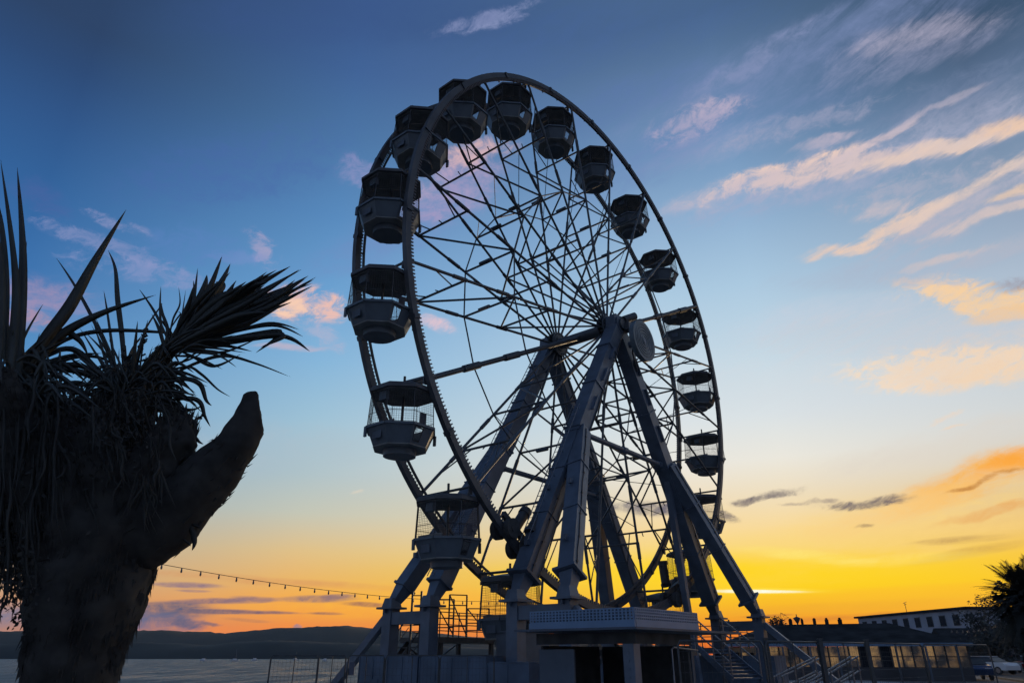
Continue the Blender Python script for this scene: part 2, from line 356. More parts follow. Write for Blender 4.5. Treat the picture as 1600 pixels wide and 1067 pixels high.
def sea_mat():
    m = bpy.data.materials.new('sea_water'); m.use_nodes = True; nt = m.node_tree; p = nt.nodes['Principled BSDF']
    p.inputs['Base Color'].default_value = (0.15, 0.20, 0.21, 1); p.inputs['Roughness'].default_value = 0.4; p.inputs['IOR'].default_value = 1.33
    t = nt.nodes.new('ShaderNodeTexCoord'); mp = nt.nodes.new('ShaderNodeMapping'); mp.inputs['Scale'].default_value = (0.35, 1.0, 1.0)
    nt.links.new(t.outputs['Object'], mp.inputs[0])
    a = nt.nodes.new('ShaderNodeTexNoise'); a.inputs['Scale'].default_value = 0.9; a.inputs['Detail'].default_value = 8; a.inputs['Roughness'].default_value = 0.6
    c = nt.nodes.new('ShaderNodeTexNoise'); c.inputs['Scale'].default_value = 0.16; c.inputs['Detail'].default_value = 6; c.inputs['Roughness'].default_value = 0.7
    nt.links.new(mp.outputs[0], a.inputs[0]); nt.links.new(mp.outputs[0], c.inputs[0])
    b1 = nt.nodes.new('ShaderNodeBump'); b1.inputs['Strength'].default_value = 1.0; b1.inputs['Distance'].default_value = 0.9
    b2 = nt.nodes.new('ShaderNodeBump'); b2.inputs['Strength'].default_value = 1.0; b2.inputs['Distance'].default_value = 7.0
    nt.links.new(a.outputs[0], b1.inputs['Height']); nt.links.new(c.outputs[0], b2.inputs['Height'])
    mp2 = nt.nodes.new('ShaderNodeMapping'); mp2.inputs['Scale'].default_value = (1.0, 0.12, 1.0); nt.links.new(t.outputs['Object'], mp2.inputs[0])
    g = nt.nodes.new('ShaderNodeTexNoise'); g.inputs['Scale'].default_value = 0.22; g.inputs['Detail'].default_value = 4; g.inputs['Roughness'].default_value = 0.7; nt.links.new(mp2.outputs[0], g.inputs[0])
    mr = nt.nodes.new('ShaderNodeMapRange'); nt.links.new(g.outputs[0], mr.inputs[0])
    for i, x in zip((1, 2, 3, 4), (0.38, 0.62, 0.22, 0.62)): mr.inputs[i].default_value = x
    nt.links.new(mr.outputs[0], p.inputs['Roughness'])
    nt.links.new(b2.outputs[0], b1.inputs['Normal']); nt.links.new(b1.outputs[0], p.inputs['Normal'])
    return m
M['sea'] = sea_mat()

# ------------------------------------------------------------------ mesh helpers
class MB:
    def __init__(s): s.v = []; s.f = []; s.sm = []
    def add(s, vs, fs, smooth=False):
        o = len(s.v); s.v += [tuple(v) for v in vs]
        for f in fs: s.f.append(tuple(i + o for i in f)); s.sm.append(smooth)
    def box(s, c, dx, dy, dz, X=(1,0,0), Y=(0,1,0), Z=(0,0,1)):
        c = Vector(c); X = Vector(X) * dx / 2; Y = Vector(Y) * dy / 2; Z = Vector(Z) * dz / 2
        vs = [c + a*X + b*Y + e*Z for e in (-1,1) for b in (-1,1) for a in (-1,1)]
        s.add(vs, [(0,2,3,1),(4,5,7,6),(0,1,5,4),(2,6,7,3),(0,4,6,2),(1,3,7,5)])
    def beam(s, p, q, w, h, up=(0,0,1), w2=None, h2=None):
        p = Vector(p); q = Vector(q); d = (q - p).normalized(); up = Vector(up)
        sx = d.cross(up)
        if sx.length < 1e-4: sx = d.cross(Vector((1,0,0)))
        sx.normalize(); uy = sx.cross(d).normalized()
        w2 = w if w2 is None else w2; h2 = h if h2 is None else h2
        vs = []
        for c, ww, hh in ((p, w, h), (q, w2, h2)):
            for a, b in ((-1,-1),(1,-1),(1,1),(-1,1)): vs.append(c + sx*a*ww/2 + uy*b*hh/2)
        s.add(vs, [(0,1,2,3),(7,6,5,4),(0,4,5,1),(1,5,6,2),(2,6,7,3),(3,7,4,0)])
    def tube(s, p, q, r, n=6, r2=None, caps=True):
        p = Vector(p); q = Vector(q); d = (q - p)
        if d.length < 1e-6: return
        d.normalize(); a = Vector((0,0,1)) if abs(d.z) < 0.9 else Vector((1,0,0))
        u = d.cross(a).normalized(); w = d.cross(u); r2 = r if r2 is None else r2
        vs = [c + (u*math.cos(2*PI*i/n) + w*math.sin(2*PI*i/n))*rr for c, rr in ((p, r), (q, r2)) for i in range(n)]
        s.add(vs, [(i, (i+1) % n, n + (i+1) % n, n + i) for i in range(n)], n > 4)
        if caps: s.add(vs, [tuple(range(n))[::-1], tuple(range(n, 2*n))])
    def path(s, pts, rad, n=8, caps=True, rough=0.0, seed=0, closed=False):
        pts = [Vector(p) for p in pts]; N = len(pts)
        rs = rad if isinstance(rad, (list, tuple)) else [rad]*N
        vs = []; prev = None
        for i, p in enumerate(pts):
            if closed: d = pts[(i+1) % N] - pts[i-1]
            else: d = pts[min(i+1, N-1)] - pts[max(i-1, 0)]
            d.normalize()
            if prev is None:
                a = Vector((0,0,1)) if abs(d.z) < 0.9 else Vector((1,0,0)); u = d.cross(a).normalized()
            else: u = (prev - d*prev.dot(d)).normalized()
            prev = u; w = d.cross(u)
            for k in range(n):
                a = 2*PI*k/n; off = (u*math.cos(a) + w*math.sin(a))
                rr = rs[i]
                if rough: rr *= 1 + rough*noise.noise((p + off*rs[i])*9 + Vector((seed, 0, 0))) + rough*0.6*noise.noise((p + off*rs[i])*26)
                vs.append(p + off*rr)
        fs = []
        for i in range(N if closed else N-1):
            j = (i+1) % N
            for k in range(n): fs.append((i*n+k, i*n+(k+1) % n, j*n+(k+1) % n, j*n+k))
        s.add(vs, fs, True)
        if caps and not closed: s.add(vs, [tuple(range(n))[::-1], tuple(range((N-1)*n, N*n))])
    def prism(s, poly, z0, z1, poly2=None):
        n = len(poly); p2 = poly2 or poly
        vs = [(x, y, z0) for x, y in poly] + [(x, y, z1) for x, y in p2]
        s.add(vs, [(i, (i+1) % n, n+(i+1) % n, n+i) for i in range(n)] + [tuple(range(n))[::-1], tuple(range(n, 2*n))])
    def build(s, name, m, parent=None, origin=(0,0,0)):
        me = bpy.data.meshes.new(name); o3 = Vector(origin)
        me.from_pydata([tuple(Vector(v) - o3) for v in s.v], [], s.f)
        me.polygons.foreach_set('use_smooth', s.sm); me.materials.append(m); me.update()
        o = bpy.data.objects.new(name, me); COL.objects.link(o)
        if parent is not None: o.parent = parent
        else: o.location = o3
        return o
def thing(name, label, cat, loc=(0,0,0), rz=0, group=None):
    o = bpy.data.objects.new(name, None); COL.objects.link(o); o.location = loc; o.rotation_euler = (0,0,rz)
    o.empty_display_size = 0.2
    o['label'] = label; o['category'] = cat
    if group: o['group'] = group
    return o
def tag(o, label, cat, group=None, kind=None):
    if label: o['label'] = label
    if cat: o['category'] = cat
    if group: o['group'] = group
    if kind: o['kind'] = kind
    return o
def copy_tree(o, parent=None):
    c = o.copy(); COL.objects.link(c)
    if parent is not None: c.parent = parent
    for ch in list(KIDS.get(o.name, [])): copy_tree(ch, c)
    return c
KIDS = {}
def index_kids():
    KIDS.clear()
    for o in bpy.data.objects:
        if o.parent: KIDS.setdefault(o.parent.name, []).append(o)

# ------------------------------------------------------------------ ground, sea, hills
SEA = -4.5
mb = MB(); mb.add([(-9000,-3000,SEA),(9000,-3000,SEA),(9000,9000,SEA),(-9000,9000,SEA)], [(0,1,2,3)])
mb.build('sea', M['sea'])['kind'] = 'structure'
coast = [(-60,-60),(-60,23),(-22,27),(-8.2,36.8),(-2,44),(8,62),(16,110),(22,400),(60,1500),(900,3000),(900,-60)]
def sheet(name, poly, z, zb, m):
    b = MB(); b.prism(poly[::-1], zb, z); o = b.build(name, m); o['kind'] = 'structure'; return o
sheet('promenade', coast[::-1], G, SEA-2, M['paving'])
M['bounce'] = mat('pale_bounce', (0.36, 0.35, 0.33), 0.85, 0, 0.2, 0.5, 0.2, 8)
bounce_poly = [W0 for W0 in ((-7.6,36.2),(-14,29),(-14,10),(16,10),(27,30),(24,52),(4,50))]
sheet('bounce_sheet', bounce_poly[::1], G+0.006, G+0.001, M['bounce'])  # unseen pale sheet, added to bounce light up onto the gondola undersides
# road along the front, on the right, with kerbs and a painted line
def quad_strip(pts, w, z, zb, name, m):
    b = MB()
    for (x0,y0),(x1,y1) in zip(pts, pts[1:]):
        b.beam((x0,y0,(z+zb)/2),(x1,y1,(z+zb)/2), w, z-zb)
    o = b.build(name, m); o['kind'] = 'structure'; return o
road_c = [(30,30),(44,62),(52,100),(60,170),(66,260)]
quad_strip(road_c, 9, G+0.008, G+0.002, 'road', M['asphalt'])
quad_strip([(x-5.0,y+1.2) for x,y in road_c], 0.3, G+0.12, G-0.05, 'kerb', M['paving'])
def ridge(name, prof, Y0, depth, zb, m, rough=1.0, seed=0):
    """a hill: crest heights (photo column, photo row) at distance Y0, rising from the shore"""
    xs = [p[0] for p in prof]; b = MB(); n = 260; rows = 9; vs = []
    for j in range(rows):
        v = j/(rows-1)
        for i in range(n):
            x = xs[0] + (xs[-1]-xs[0])*i/(n-1)
            for k in range(len(prof)-1):
                if prof[k][0] <= x <= prof[k+1][0]:
                    a = (x-prof[k][0])/(prof[k+1][0]-prof[k][0]); y = prof[k][1]*(1-a)+prof[k+1][1]*a; break
            P = at(x, y, Y0); top = P.z
            Y = Y0 - depth*(1-v); X = P.x*Y/Y0 if v < 1 else P.x
            h = (1-(1-v)**1.7)
            z = zb + (top-zb)*h
            if 0 < j:
                q = Vector((X*0.02, Y*0.02, seed)); z += rough*(noise.noise(q*1.2)*3 + noise.noise(q*5)*1.4)*h
                if j >= rows-2: z += rough*abs(noise.noise(Vector((X*0.16, 0, seed+4))))*1.6
            vs.append((X, Y, z))
    fs = [(j*n+i, j*n+i+1, (j+1)*n+i+1, (j+1)*n+i) for j in range(rows-1) for i in range(n-1)]
    # back slope
    o0 = len(vs)
    for i in range(n): x, y, z = vs[(rows-1)*n+i]; vs.append((x, y+depth, zb))
    fs += [((rows-1)*n+i, (rows-1)*n+i+1, o0+i+1, o0+i) for i in range(n-1)]
    b.add(vs, fs, True); o = b.build(name, m); o['kind'] = 'structure'; return o
ridge('hill', [(-700,998),(-300,992),(-50,987),(60,986),(190,985),(260,985),(330,988),(352,990),(400,984),(455,981),(490,978.5),(540,979),(600,983),(680,990),(800,1000),(950,1006),(1100,1010)], 1500, 560, SEA-1, M['hill'], 1.0, 1)
ridge('headland', [(-700,1012),(-200,1006),(60,1004),(200,1003),(330,1006),(420,999),(520,1004),(640,1007),(800,1012),(950,1018)], 960, 110, SEA-1, M['hill'], 0.6, 9)

# ------------------------------------------------------------------ the wheel: frame of reference
A_ = math.radians(50.595); TV = Vector((math.cos(A_), math.sin(A_), 0)); NV = Vector((math.sin(A_), -math.cos(A_), 0)); ZV = Vector((0,0,1))
CX, CY, CZ = 4.295, 38.113, 17.793
C0 = Vector((CX, CY, 0))
def W(t, n, z): return C0 + TV*t + NV*n + ZV*z
R = 16.0; HW = 1.686; PH = 9.3; NG = 20
def Wr(deg, r, n):
    a = math.radians(deg); return W(r*math.cos(a), n, CZ + r*math.sin(a))
base_w = W(0, 0, G)
wheel = thing('ferris_wheel', 'giant open lattice observation wheel with two steel rims joined by crossing spokes', 'ferris wheel', base_w)
def rim(side):
    n0 = side*HW
    def ringm(b, rc, dr, dn, nc, seg=200):
        prof = [(-dr/2,-dn/2),(dr/2,-dn/2),(dr/2,dn/2),(-dr/2,dn/2)]
        vs = []
        for i in range(seg):
            a = 2*PI*i/seg
            for pr, pn in prof:
                r = rc+pr; vs.append(W(r*math.cos(a), nc+pn, CZ+r*math.sin(a)))
        fs = [(i*4+k, i*4+(k+1) % 4, ((i+1) % seg)*4+(k+1) % 4, ((i+1) % seg)*4+k) for i in range(seg) for k in range(4)]
        b.add(vs, fs)
    b = MB(); ringm(b, R+0.02, 0.30, 0.24, n0)
    ringm(b, R-0.34 if side < 0 else R-0.19, 0.09, 0.09, n0 - side*0.06)
    # short webs between the outer box and the inner rail
    for i in range(NG*3):
        a = PH + 360*i/(NG*3)
        b.beam(Wr(a, R-0.36, n0-side*0.05), Wr(a, R-0.1, n0-side*0.03), 0.07, 0.05, NV)
    # bolted joint collars
    for i in range(NG):
        a = PH + 9 + 18*i
        b.beam(Wr(a-0.35, R+0.02, n0), Wr(a+0.35, R+0.02, n0), 0.30, 0.36, NV)
    o = b.build('rim', M['rim'], wheel, base_w)
    lb = MB(); NB = 600
    for i in range(NB):
        a = 360*i/NB
        lb.beam(Wr(a, R-0.13, n0+side*0.05), Wr(a, R-0.31, n0+side*0.05), 0.075, 0.08, NV, 0.05, 0.06)
    l = lb.build('light_caps', M['lamp'], o, (0,0,0)) if False else None
    lo = MB(); lo.v = lb.v; lo.f = lb.f; lo.sm = lb.sm
    l = lo.build('light_cap', M['lamp'], o, base_w); l['kind'] = 'stuff'
    return o
rim(-1); rim(1)
HR = 0.55
R1, R2, R3 = 12.4, 8.8, 5.7
ba = []
for k in range(NG):
    deg = PH + 18*k
    if k in (1, 11): continue
    for s in (-1, 1):
        b = MB(); p = Wr(deg, HR, s*HW*1.08); q = Wr(deg, R-0.15, s*HW)
        b.tube(p, q, 0.072, 6)
        for fr in (0.33, 0.6, 0.8):              # slimmer screwed joints
            c = p.lerp(q, fr); d = (q-p).normalized(); b.tube(c-d*0.45, c+d*0.45, 0.10, 6)
        b.build('spoke', M['spoke'], wheel, base_w)
    def on(s, r):
        p = Wr(deg, HR, s*HW*1.08); q = Wr(deg, R-0.15, s*HW); return p.lerp(q, (r-HR)/(R-0.15-HR))
    for r in (R1, R2, R3):
        b = MB(); b.tube(on(-1, r), on(1, r), 0.06, 6)
        m = (on(-1, r)+on(1, r))/2; rad = (m - W(0,0,CZ)).normalized()
        if r == R1: b.tube(m, m + rad*0.28, 0.03, 5)
        elif r == R2: b.box(m + rad*0.12 - NV*0.2, 0.13, 0.13, 0.75, rad, rad.cross(NV), NV)
        b.build('cross_tie', M['spoke'], wheel, base_w)
    for s0, ra, rb in ((-1, R1, R2), (1, R2, R3), (-1, R3, HR+0.4)):
        b = MB(); b.tube(on(s0, ra), on(-s0, rb), 0.055, 6); b.build('brace', M['spoke'], wheel, base_w)
    for s in (-1, 1):
        b = MB(); b.tube(on(s, R-1.6), on(-1, R1).lerp(on(1, R1), 0.25 if s < 0 else 0.75), 0.035, 5); b.build('fork_brace', M['spoke'], wheel, base_w)
# two thick service arms that lie on one diameter, from rim to rim through the hub centre
for k, s in ((11, -1), (1, 1)):
    deg = PH + 18*k; b = MB(); p = W(0,0,CZ); q = Wr(deg, R-0.15, s*HW)
    b.tube(p, q, 0.14, 8); d = (q-p).normalized()
    for fr in (0.42, 0.62, 0.86): c = p.lerp(q, fr); b.tube(c-d*0.6, c+d*0.6, 0.19, 8)
    if s < 0: b.tube(p.lerp(q, 0.86), Wr(deg, R-0.3, 0), 0.06, 6)
    b.build('service_arm', M['spoke'], wheel, base_w)
for s in (-1, 1):
    b = MB()
    for r, rr in ((R2, 0.042),):
        pts = [Wr(PH+18*k, r, s*HW*(1.03)) for k in range(NG)]
        for i in range(NG): b.tube(pts[i], pts[(i+1) % NG], rr, 5)
    b.build('ring_tie', M['spoke'], wheel, base_w)
# zig-zag lacing between neighbouring frames
for k in range(NG):
    if k in (0, 1, 10, 11): continue
    b = MB(); b.tube(Wr(PH+18*k, R2, -HW), Wr(PH+18*(k+1), R1*0.93, HW), 0.022, 5)
    b.build('lacing', M['spoke'], wheel, base_w)
# axle, hub flanges, bearings
b = MB(); b.tube(W(0,-3.0,CZ), W(0,3.0,CZ), 0.34, 20)
b.build('axle', M['spoke'], wheel, base_w)
for s in (-1, 1):
    b = MB(); c = HW*1.08*s
    for off in (-0.2, 0.2):
        b.tube(W(0,c+off-0.035,CZ), W(0,c+off+0.035,CZ), 0.78, 28)
    b.tube(W(0,c-0.3,CZ), W(0,c+0.3,CZ), 0.5, 20)
    for i in range(20): b.tube(Wr(PH+18*i, 0.66, c-0.28), Wr(PH+18*i, 0.66, c+0.28), 0.045, 5)
    b.build('hub_flange', M['spoke'], wheel, base_w)
# ------------------------------------------------------------------ support frame
frame = thing('support_frame', 'blue grey steel A-frame of box legs holding up the big wheel', 'frame', base_w)
HZ = CZ
NH = 2.45; FT = 9.5; FZ = 2.05; NO = 5.0
def legpt(sd, s, u): return W(sd*FT*u, s*NH, (HZ) + (FZ-HZ)*u)
def ladder(p, q, off, name):
    b = MB(); d = (q-p).normalized(); x = NV*0.2
    for sg in (-1, 1): b.tube(p+off+x*sg, q+off+x*sg, 0.022, 5)
    n = int((q-p).length/0.3)
    for i in range(1, n): c = p.lerp(q, i/n)+off; b.tube(c-x, c+x, 0.014, 4)
    for i in range(0, n, 5): c = p.lerp(q, i/n); b.tube(c, c+off, 0.015, 4)
    b.build(name, M['galv'], frame, base_w)
for sd in (-1, 1):
    for s in (-1, 1):
        UJ = 0.5
        top = legpt(sd, s, 0.0); J = legpt(sd, s, UJ)
        foot_in = W(sd*FT, s*NH, FZ); foot_out = W(sd*FT, s*NO, FZ)
        ld = (foot_in-top).normalized(); perp = (TV*sd*(-ld.z) + ZV*ld.dot(TV*sd)).normalized()
        b = MB(); b.beam(top, J, 0.78, 0.78, NV, 0.84, 0.84)
        for fr in (0.25, 0.6, 0.97):
            c = top.lerp(J, fr); b.beam(c-ld*0.05, c+ld*0.05, 0.94, 0.94, NV)
        for fr in (0.3, 0.5, 0.75): c = top.lerp(J, fr); b.beam(c-ld*0.5+NV*s*0.42, c+ld*0.5+NV*s*0.42, 0.05, 0.3, NV)
        b.build('upper_leg', M['steel'], frame, base_w)
        for nm, foot, wd in (('inner_leg', foot_in, 0.8), ('outer_leg', foot_out, 0.72)):
            b = MB()
            st = J if nm == 'inner_leg' else J - ld*0.3 + NV*s*0.25
            dd = (foot-st).normalized(); end = foot - dd*0.95
            b.beam(st, end, wd*0.98, wd*0.98, NV, wd, wd)
            fl_ = 0.3 if s > 0 else 0.12; b.beam(end-dd*0.12, end, wd+fl_, wd+fl_, NV)
            b.beam(end, foot-dd*0.2, 0.62, 0.62, NV, 0.42, 0.42)
            for fr in (0.3, 0.62): c = st.lerp(end, fr); b.beam(c-dd*0.03, c+dd*0.03, wd+0.08, wd+0.08, NV)
            for fr in (0.45, 0.82):                       # small brackets and cable clips
                c = st.lerp(end, fr); b.box(c + TV*sd*0.5 + ZV*0.2, 0.2, 0.16, 0.22, TV, NV, ZV)
            b.build(nm, M['steel'], frame, base_w)
            b = MB(); pts = [st.lerp(end, j/14) + NV*s*(wd/2+0.04) + TV*sd*(0.12+0.03*math.sin(j*2.1+s)) for j in range(15)]
            b.path(pts, 0.028, 5)
            for j in range(1, 14, 2): b.box(pts[j], 0.1, 0.06, 0.08, TV, NV, ZV)
            b.build('conduit', M['dark'], frame, base_w)
            # column with collar, below the hinge
            b = MB(); q = foot
            b.box(q - ZV*0.1, 1.0, 1.0, 0.09, TV, NV, ZV)
            b.beam(q - ZV*0.06, q + ZV*0.34, 0.66, 0.66, TV, 0.48, 0.48)
            b.box((q.x, q.y, (q.z-0.15+G)/2 + 0.02), 0.56, 0.56, q.z-0.15-G, TV, NV, ZV)
            b.box((q.x, q.y, G+1.2), 0.64, 0.64, 0.1, TV, NV, ZV)
            for a in (-1, 1): b.box(q - ZV*0.2 + TV*a*0.36, 0.16, 0.05, 0.24, TV, NV, ZV)
            b.build('column', M['steel'], frame, base_w)
        b = MB(); b.beam(W(sd*FT, s*(NH+0.3), FZ-0.55), W(sd*FT, s*(NO-0.3), FZ-0.55), 0.45, 0.52)
        b.build('foot_beam', M['steel'], frame, base_w)
        # outrigger to the ground
        b = MB(); p = W(sd*FT, s*(NO+0.28), FZ-0.5); q = W(sd*FT, s*(NO+3.9), G+0.1)
        b.beam(p, q, 0.3, 0.34); b.box(q + ZV*0.0, 0.7, 0.7, 0.12, TV, NV, ZV); b.build('outrigger', M['steel'], frame, base_w)
for s, z in ((1, 10.2), (-1, 9.1)):
    u = (HZ-z)/(HZ-FZ); b = MB(); p = W(-FT*u+0.4, s*NH, z); q = W(FT*u-0.4, s*NH, z)
    b.tube(p, q, 0.15, 8)
    for fr in (0.02, 0.98, 0.5): c = p.lerp(q, fr); b.tube(c-TV*0.2, c+TV*0.2, 0.2, 8)
    b.build('tie_tube', M['steel'], frame, base_w)
# slim post under the far right leg junction, thin guy cables
b = MB(); b.beam(legpt(1, 1, 0.5), W(6.2, 2.5, G), 0.34, 0.34, NV); b.build('prop', M['steel'], frame, base_w)
ladder(legpt(-1, -1, 0.06), legpt(-1, -1, 0.5), (-TV*0.55+ZV*0.45), 'ladder')
ladder(legpt(-1, -1, 0.5), legpt(-1, -1, 0.95), (-TV*0.55+ZV*0.4), 'ladder')
ladder(legpt(-1, 1, 0.42), legpt(-1, 1, 0.88), (-TV*0.6+ZV*0.45), 'ladder')
for s in (-1, 1):
    b = MB()                                # bearing block at the leg head
    c = W(0, s*NH, CZ)
    b.box(c - ZV*0.05, 1.25, 0.62, 0.95, TV, NV, ZV); b.tube(W(0,s*NH-0.42,CZ), W(0,s*NH+0.42,CZ), 0.52, 20)
    b.box(c + ZV*0.55, 0.5, 0.4, 0.3, TV, NV, ZV)
    b.build('bearing', M['steel'], frame, base_w)
# work lamp and cables at the leg head, boxes
b = MB(); b.tube(W(0.2,2.9,CZ+0.35), W(0.9,3.3,CZ+0.75), 0.24, 12); b.box(W(0.4,3.0,CZ-0.1), 0.5, 0.5, 0.5, TV, NV, ZV)
b.path([W(0.2,3.0,CZ-0.2), W(0.6,3.3,CZ-0.9), W(0.8,3.0,CZ-1.6), W(1.4,2.9,CZ-2.6)], 0.05, 6)
b.build('slip_ring', M['spoke'], frame, base_w)
b = MB()
for i, (n_, t_) in enumerate(((2.9, 0.5), (2.2, 0.4), (2.75, 0.1))):
    pts = []
    for j in range(16):
        u = 0.03 + 0.93*j/15; p = legpt(-1, 1, u) + TV*0.5 + NV*(n_-2.45) + ZV*(0.1 + 0.08*math.sin(j*1.7+i)); pts.append(p)
    b.path(pts, 0.035, 5)
b.build('cable', M['dark'], frame, base_w)
# round hub cover
def disc():
    root = thing('hub_cover_disc', 'round pale disc with concentric rings beside the wheel hub', 'disc', W(0,4.2,CZ-1.5))
    o0 = W(0,4.2,CZ-1.5)
    b = MB(); c = W(0.5, 3.7, CZ-1.22)
    b.tube(c, c+NV*0.3, 1.24, 48)
    for r in (0.28, 0.46, 0.64, 0.82, 1.0): 
        pts = [c+NV*0.3 + (TV*math.cos(a)+ZV*math.sin(a))*r for a in [2*PI*i/40 for i in range(40)]]
        b.path(pts, 0.028, 5, closed=True)
    b.build('panel', M['disc'], root, o0)
    b = MB(); b.tube(c-NV*0.7, c, 0.2, 10); b.tube(c+NV*0.28, c+NV*0.33, 0.17, 14); b.build('boss', M['steel'], root, o0)
disc()
# drive units: tyres pressed to the rim, with motors
def drive(deg, s, sd):
    c = Wr(deg, R, s*HW); root = thing('drive_unit', 'dark tyre drive with motor pressing on the %s' % ('near rim beside the left leg' if sd < 0 else 'rim beside the right leg, low down'), 'wheel drive', (c.x, c.y, c.z-1.2), 0, 'tyre drives of the wheel')
    o0 = root.location.copy(); rad = (c - W(0,s*HW,CZ)).normalized(); tg = rad.cross(NV)
    for k in (-1, 1):
        for side in (-1, 1):
            b = MB(); cc = c + tg*k*0.62 + NV*side*0.38 - rad*0.1
            b.tube(cc-NV*0.13, cc+NV*0.13, 0.42, 20); b.tube(cc-NV*0.16, cc+NV*0.16, 0.18, 12); b.build('tyre', M['tyre'], root, o0)
    b = MB(); b.beam(c + tg*1.1 - rad*0.55, c - tg*1.2 - rad*0.55, 0.25, 0.2, NV)
    b.beam(c - rad*0.5, c - rad*0.5 - TV*sd*(-0.3) + TV*(-sd)*0.2, 0.3, 0.3)
    b.build('bracket', M['dark'], root, o0)
    for k in (0, 1):
        b = MB(); m0 = c - rad*0.75 + NV*(0.55-1.1*k) - tg*0.3
        b.tube(m0, m0 - rad*1.1 + TV*0.25, 0.25, 14); b.tube(m0 - rad*1.1+TV*0.25, m0 - rad*1.35+TV*0.32, 0.29, 14)
        b.tube(m0 + rad*0.15, m0, 0.3, 14); b.build('motor', M['dark'], root, o0)
drive(236.5, 1, -1); drive(292, 1, 1)

# ------------------------------------------------------------------ gondolas
def octo(r, rot=22.5):
    return [(r*math.cos(math.radians(rot+45*i)), r*math.sin(math.radians(rot+45*i))) for i in range(8)]
GO = 0.22           # gondolas hang a little towards the near rim
ZP = 3.2            # the pivot, above the bottom of the tub
def make_gondola():
    root = thing('gondola', '', 'gondola', (0,0,0), A_, 'gondolas hanging round the wheel')
    rc = 1.44
    # canopy: shallow lid, deep fascia
    b = MB(); b.prism(octo(rc), ZP-0.62, ZP-0.50, octo(rc*1.0)); b.prism(octo(rc), ZP-0.497, ZP-0.40, octo(rc*0.93)); b.prism(octo(rc*0.93), ZP-0.397, ZP-0.20, octo(0.35))
    can = b.build('canopy', M['canopy'], root)
    b = MB(); b.prism(octo(rc*0.9), ZP-0.66, ZP-0.622, octo(rc*0.9)); b.build('lining', M['under'], can)
    b = MB(); b.box((-1.02,0.0,ZP-0.86), 0.18, 0.42, 0.36); b.build('speaker', M['shell'], can)
    # tub: lip, panels, floor, with the gate opening on the +n side (local -y) and -n side
    zt, zb = 1.05, 0.32; rt, rb = 1.46, 1.14
    T = octo(rt); Bm = octo(rb); b = MB()
    for i in range(8):
        p0, p1 = T[i], T[(i+1) % 8]; q0, q1 = Bm[i], Bm[(i+1) % 8]
        def P(u, v):
            x = (p0[0]*(1-u)+p1[0]*u)*(1-v)+(q0[0]*(1-u)+q1[0]*u)*v; y = (p0[1]*(1-u)+p1[1]*u)*(1-v)+(q0[1]*(1-u)+q1[1]*u)*v
            return Vector((x, y, zt*(1-v)+zb*v))
        nrm = Vector(((p0[0]+p1[0]), (p0[1]+p1[1]), 0)).normalized(); th = nrm*0.05
        def panel(u0, u1, v0, v1):
            vs = [P(u0,v0),P(u1,v0),P(u1,v1),P(u0,v1)]; vs += [v-th for v in vs]
            b.add(vs, [(0,1,2,3),(7,6,5,4),(0,4,5,1),(1,5,6,2),(2,6,7,3),(3,7,4,0)])
        if i == 5:   # faces local -y: the gate
            panel(0, 0.12, 0, 1); panel(0.52, 1, 0, 1); panel(0.1202, 0.5198, 0.88, 1); panel(0.1202, 0.5198, 0.0, 0.1)
        else: panel(0, 1, 0, 1)
    tub = b.build('tub', M['shell'], root)
    b = MB(); n = 8
    for i in range(8):
        b.beam((*T[i], zt), (*T[(i+1) % 8], zt), 0.09, 0.1)
    for i in (3, 7):
        x, y = octo(rt*1.02)[i]; b.box((x, y, zt-0.2), 0.08, 0.12, 0.42)
    b.build('lip_rail', M['shell'], tub)
    b = MB(); b.prism(octo(rb*0.995), zb-0.05, zb+0.02); b.build('floor', M['under'], tub)
    b = MB(); b.tube((0,0,0.0), (0,0,zb-0.052), 0.66, 26, 0.68); b.build('turn_base', M['shell'], tub)
    # number plaque
    m0 = (Vector((*T[3], 0)) + Vector((*T[4], 0)))/2; b = MB(); nr = Vector((m0.x, m0.y, 0)).normalized()
    b.box(Vector((m0.x, m0.y, 0))*0.925 + Vector((0,0,0.72)), 0.02, 0.5, 0.42, nr, Vector((-nr.y, nr.x, 0))); b.build('plaque', M['booth'], tub)
    # centre post and hanger axle
    b = MB(); b.tube((0,0,zb), (0,0,ZP+0.28), 0.055, 8); b.build('centre_post', M['dark'], root)
    b = MB(); b.tube((0,-HW+0.12+GO,ZP-0.06), (0,HW-0.12+GO,ZP-0.06), 0.06, 8)
    for s in (-1, 1): b.box((0, s*(HW-0.2)+GO, ZP-0.2), 0.2, 0.07, 0.34); b.tube((0,s*(HW-0.16)+GO,ZP-0.06),(0,s*HW+GO,ZP), 0.09, 8)
    b.build('hanger', M['spoke'], root)
    # mesh guard
    zc = ZP-0.66; hz = zt+1.0
    b = MB()
    RG = rt*0.985
    O = octo(RG); OC = octo(1.36)
    for i in range(8):
        b.tube((*O[i], zt), (*OC[i], zc), 0.016, 5)
        p0, p1 = Vector((*O[i], zt)), Vector((*O[(i+1) % 8], zt)); c0, c1 = Vector((*OC[i], zc)), Vector((*OC[(i+1) % 8], zc))
        for k in range(1, 11):
            u = k/11; b.tube(p0.lerp(p1, u), c0.lerp(c1, u), 0.0045, 3, caps=False)
        for k in range(1, 15):
            v = k/15; b.tube(p0.lerp(c0, v), p1.lerp(c1, v), 0.0045, 3, caps=False)
        b.tube(p0.lerp(c0, 0.36), p1.lerp(c1, 0.36), 0.013, 5)
    # gate mesh
    a, c = Vector((*T[5], zt)), Vector((*T[6], zt)); a2, c2 = Vector((*Bm[5], zb)), Vector((*Bm[6], zb))
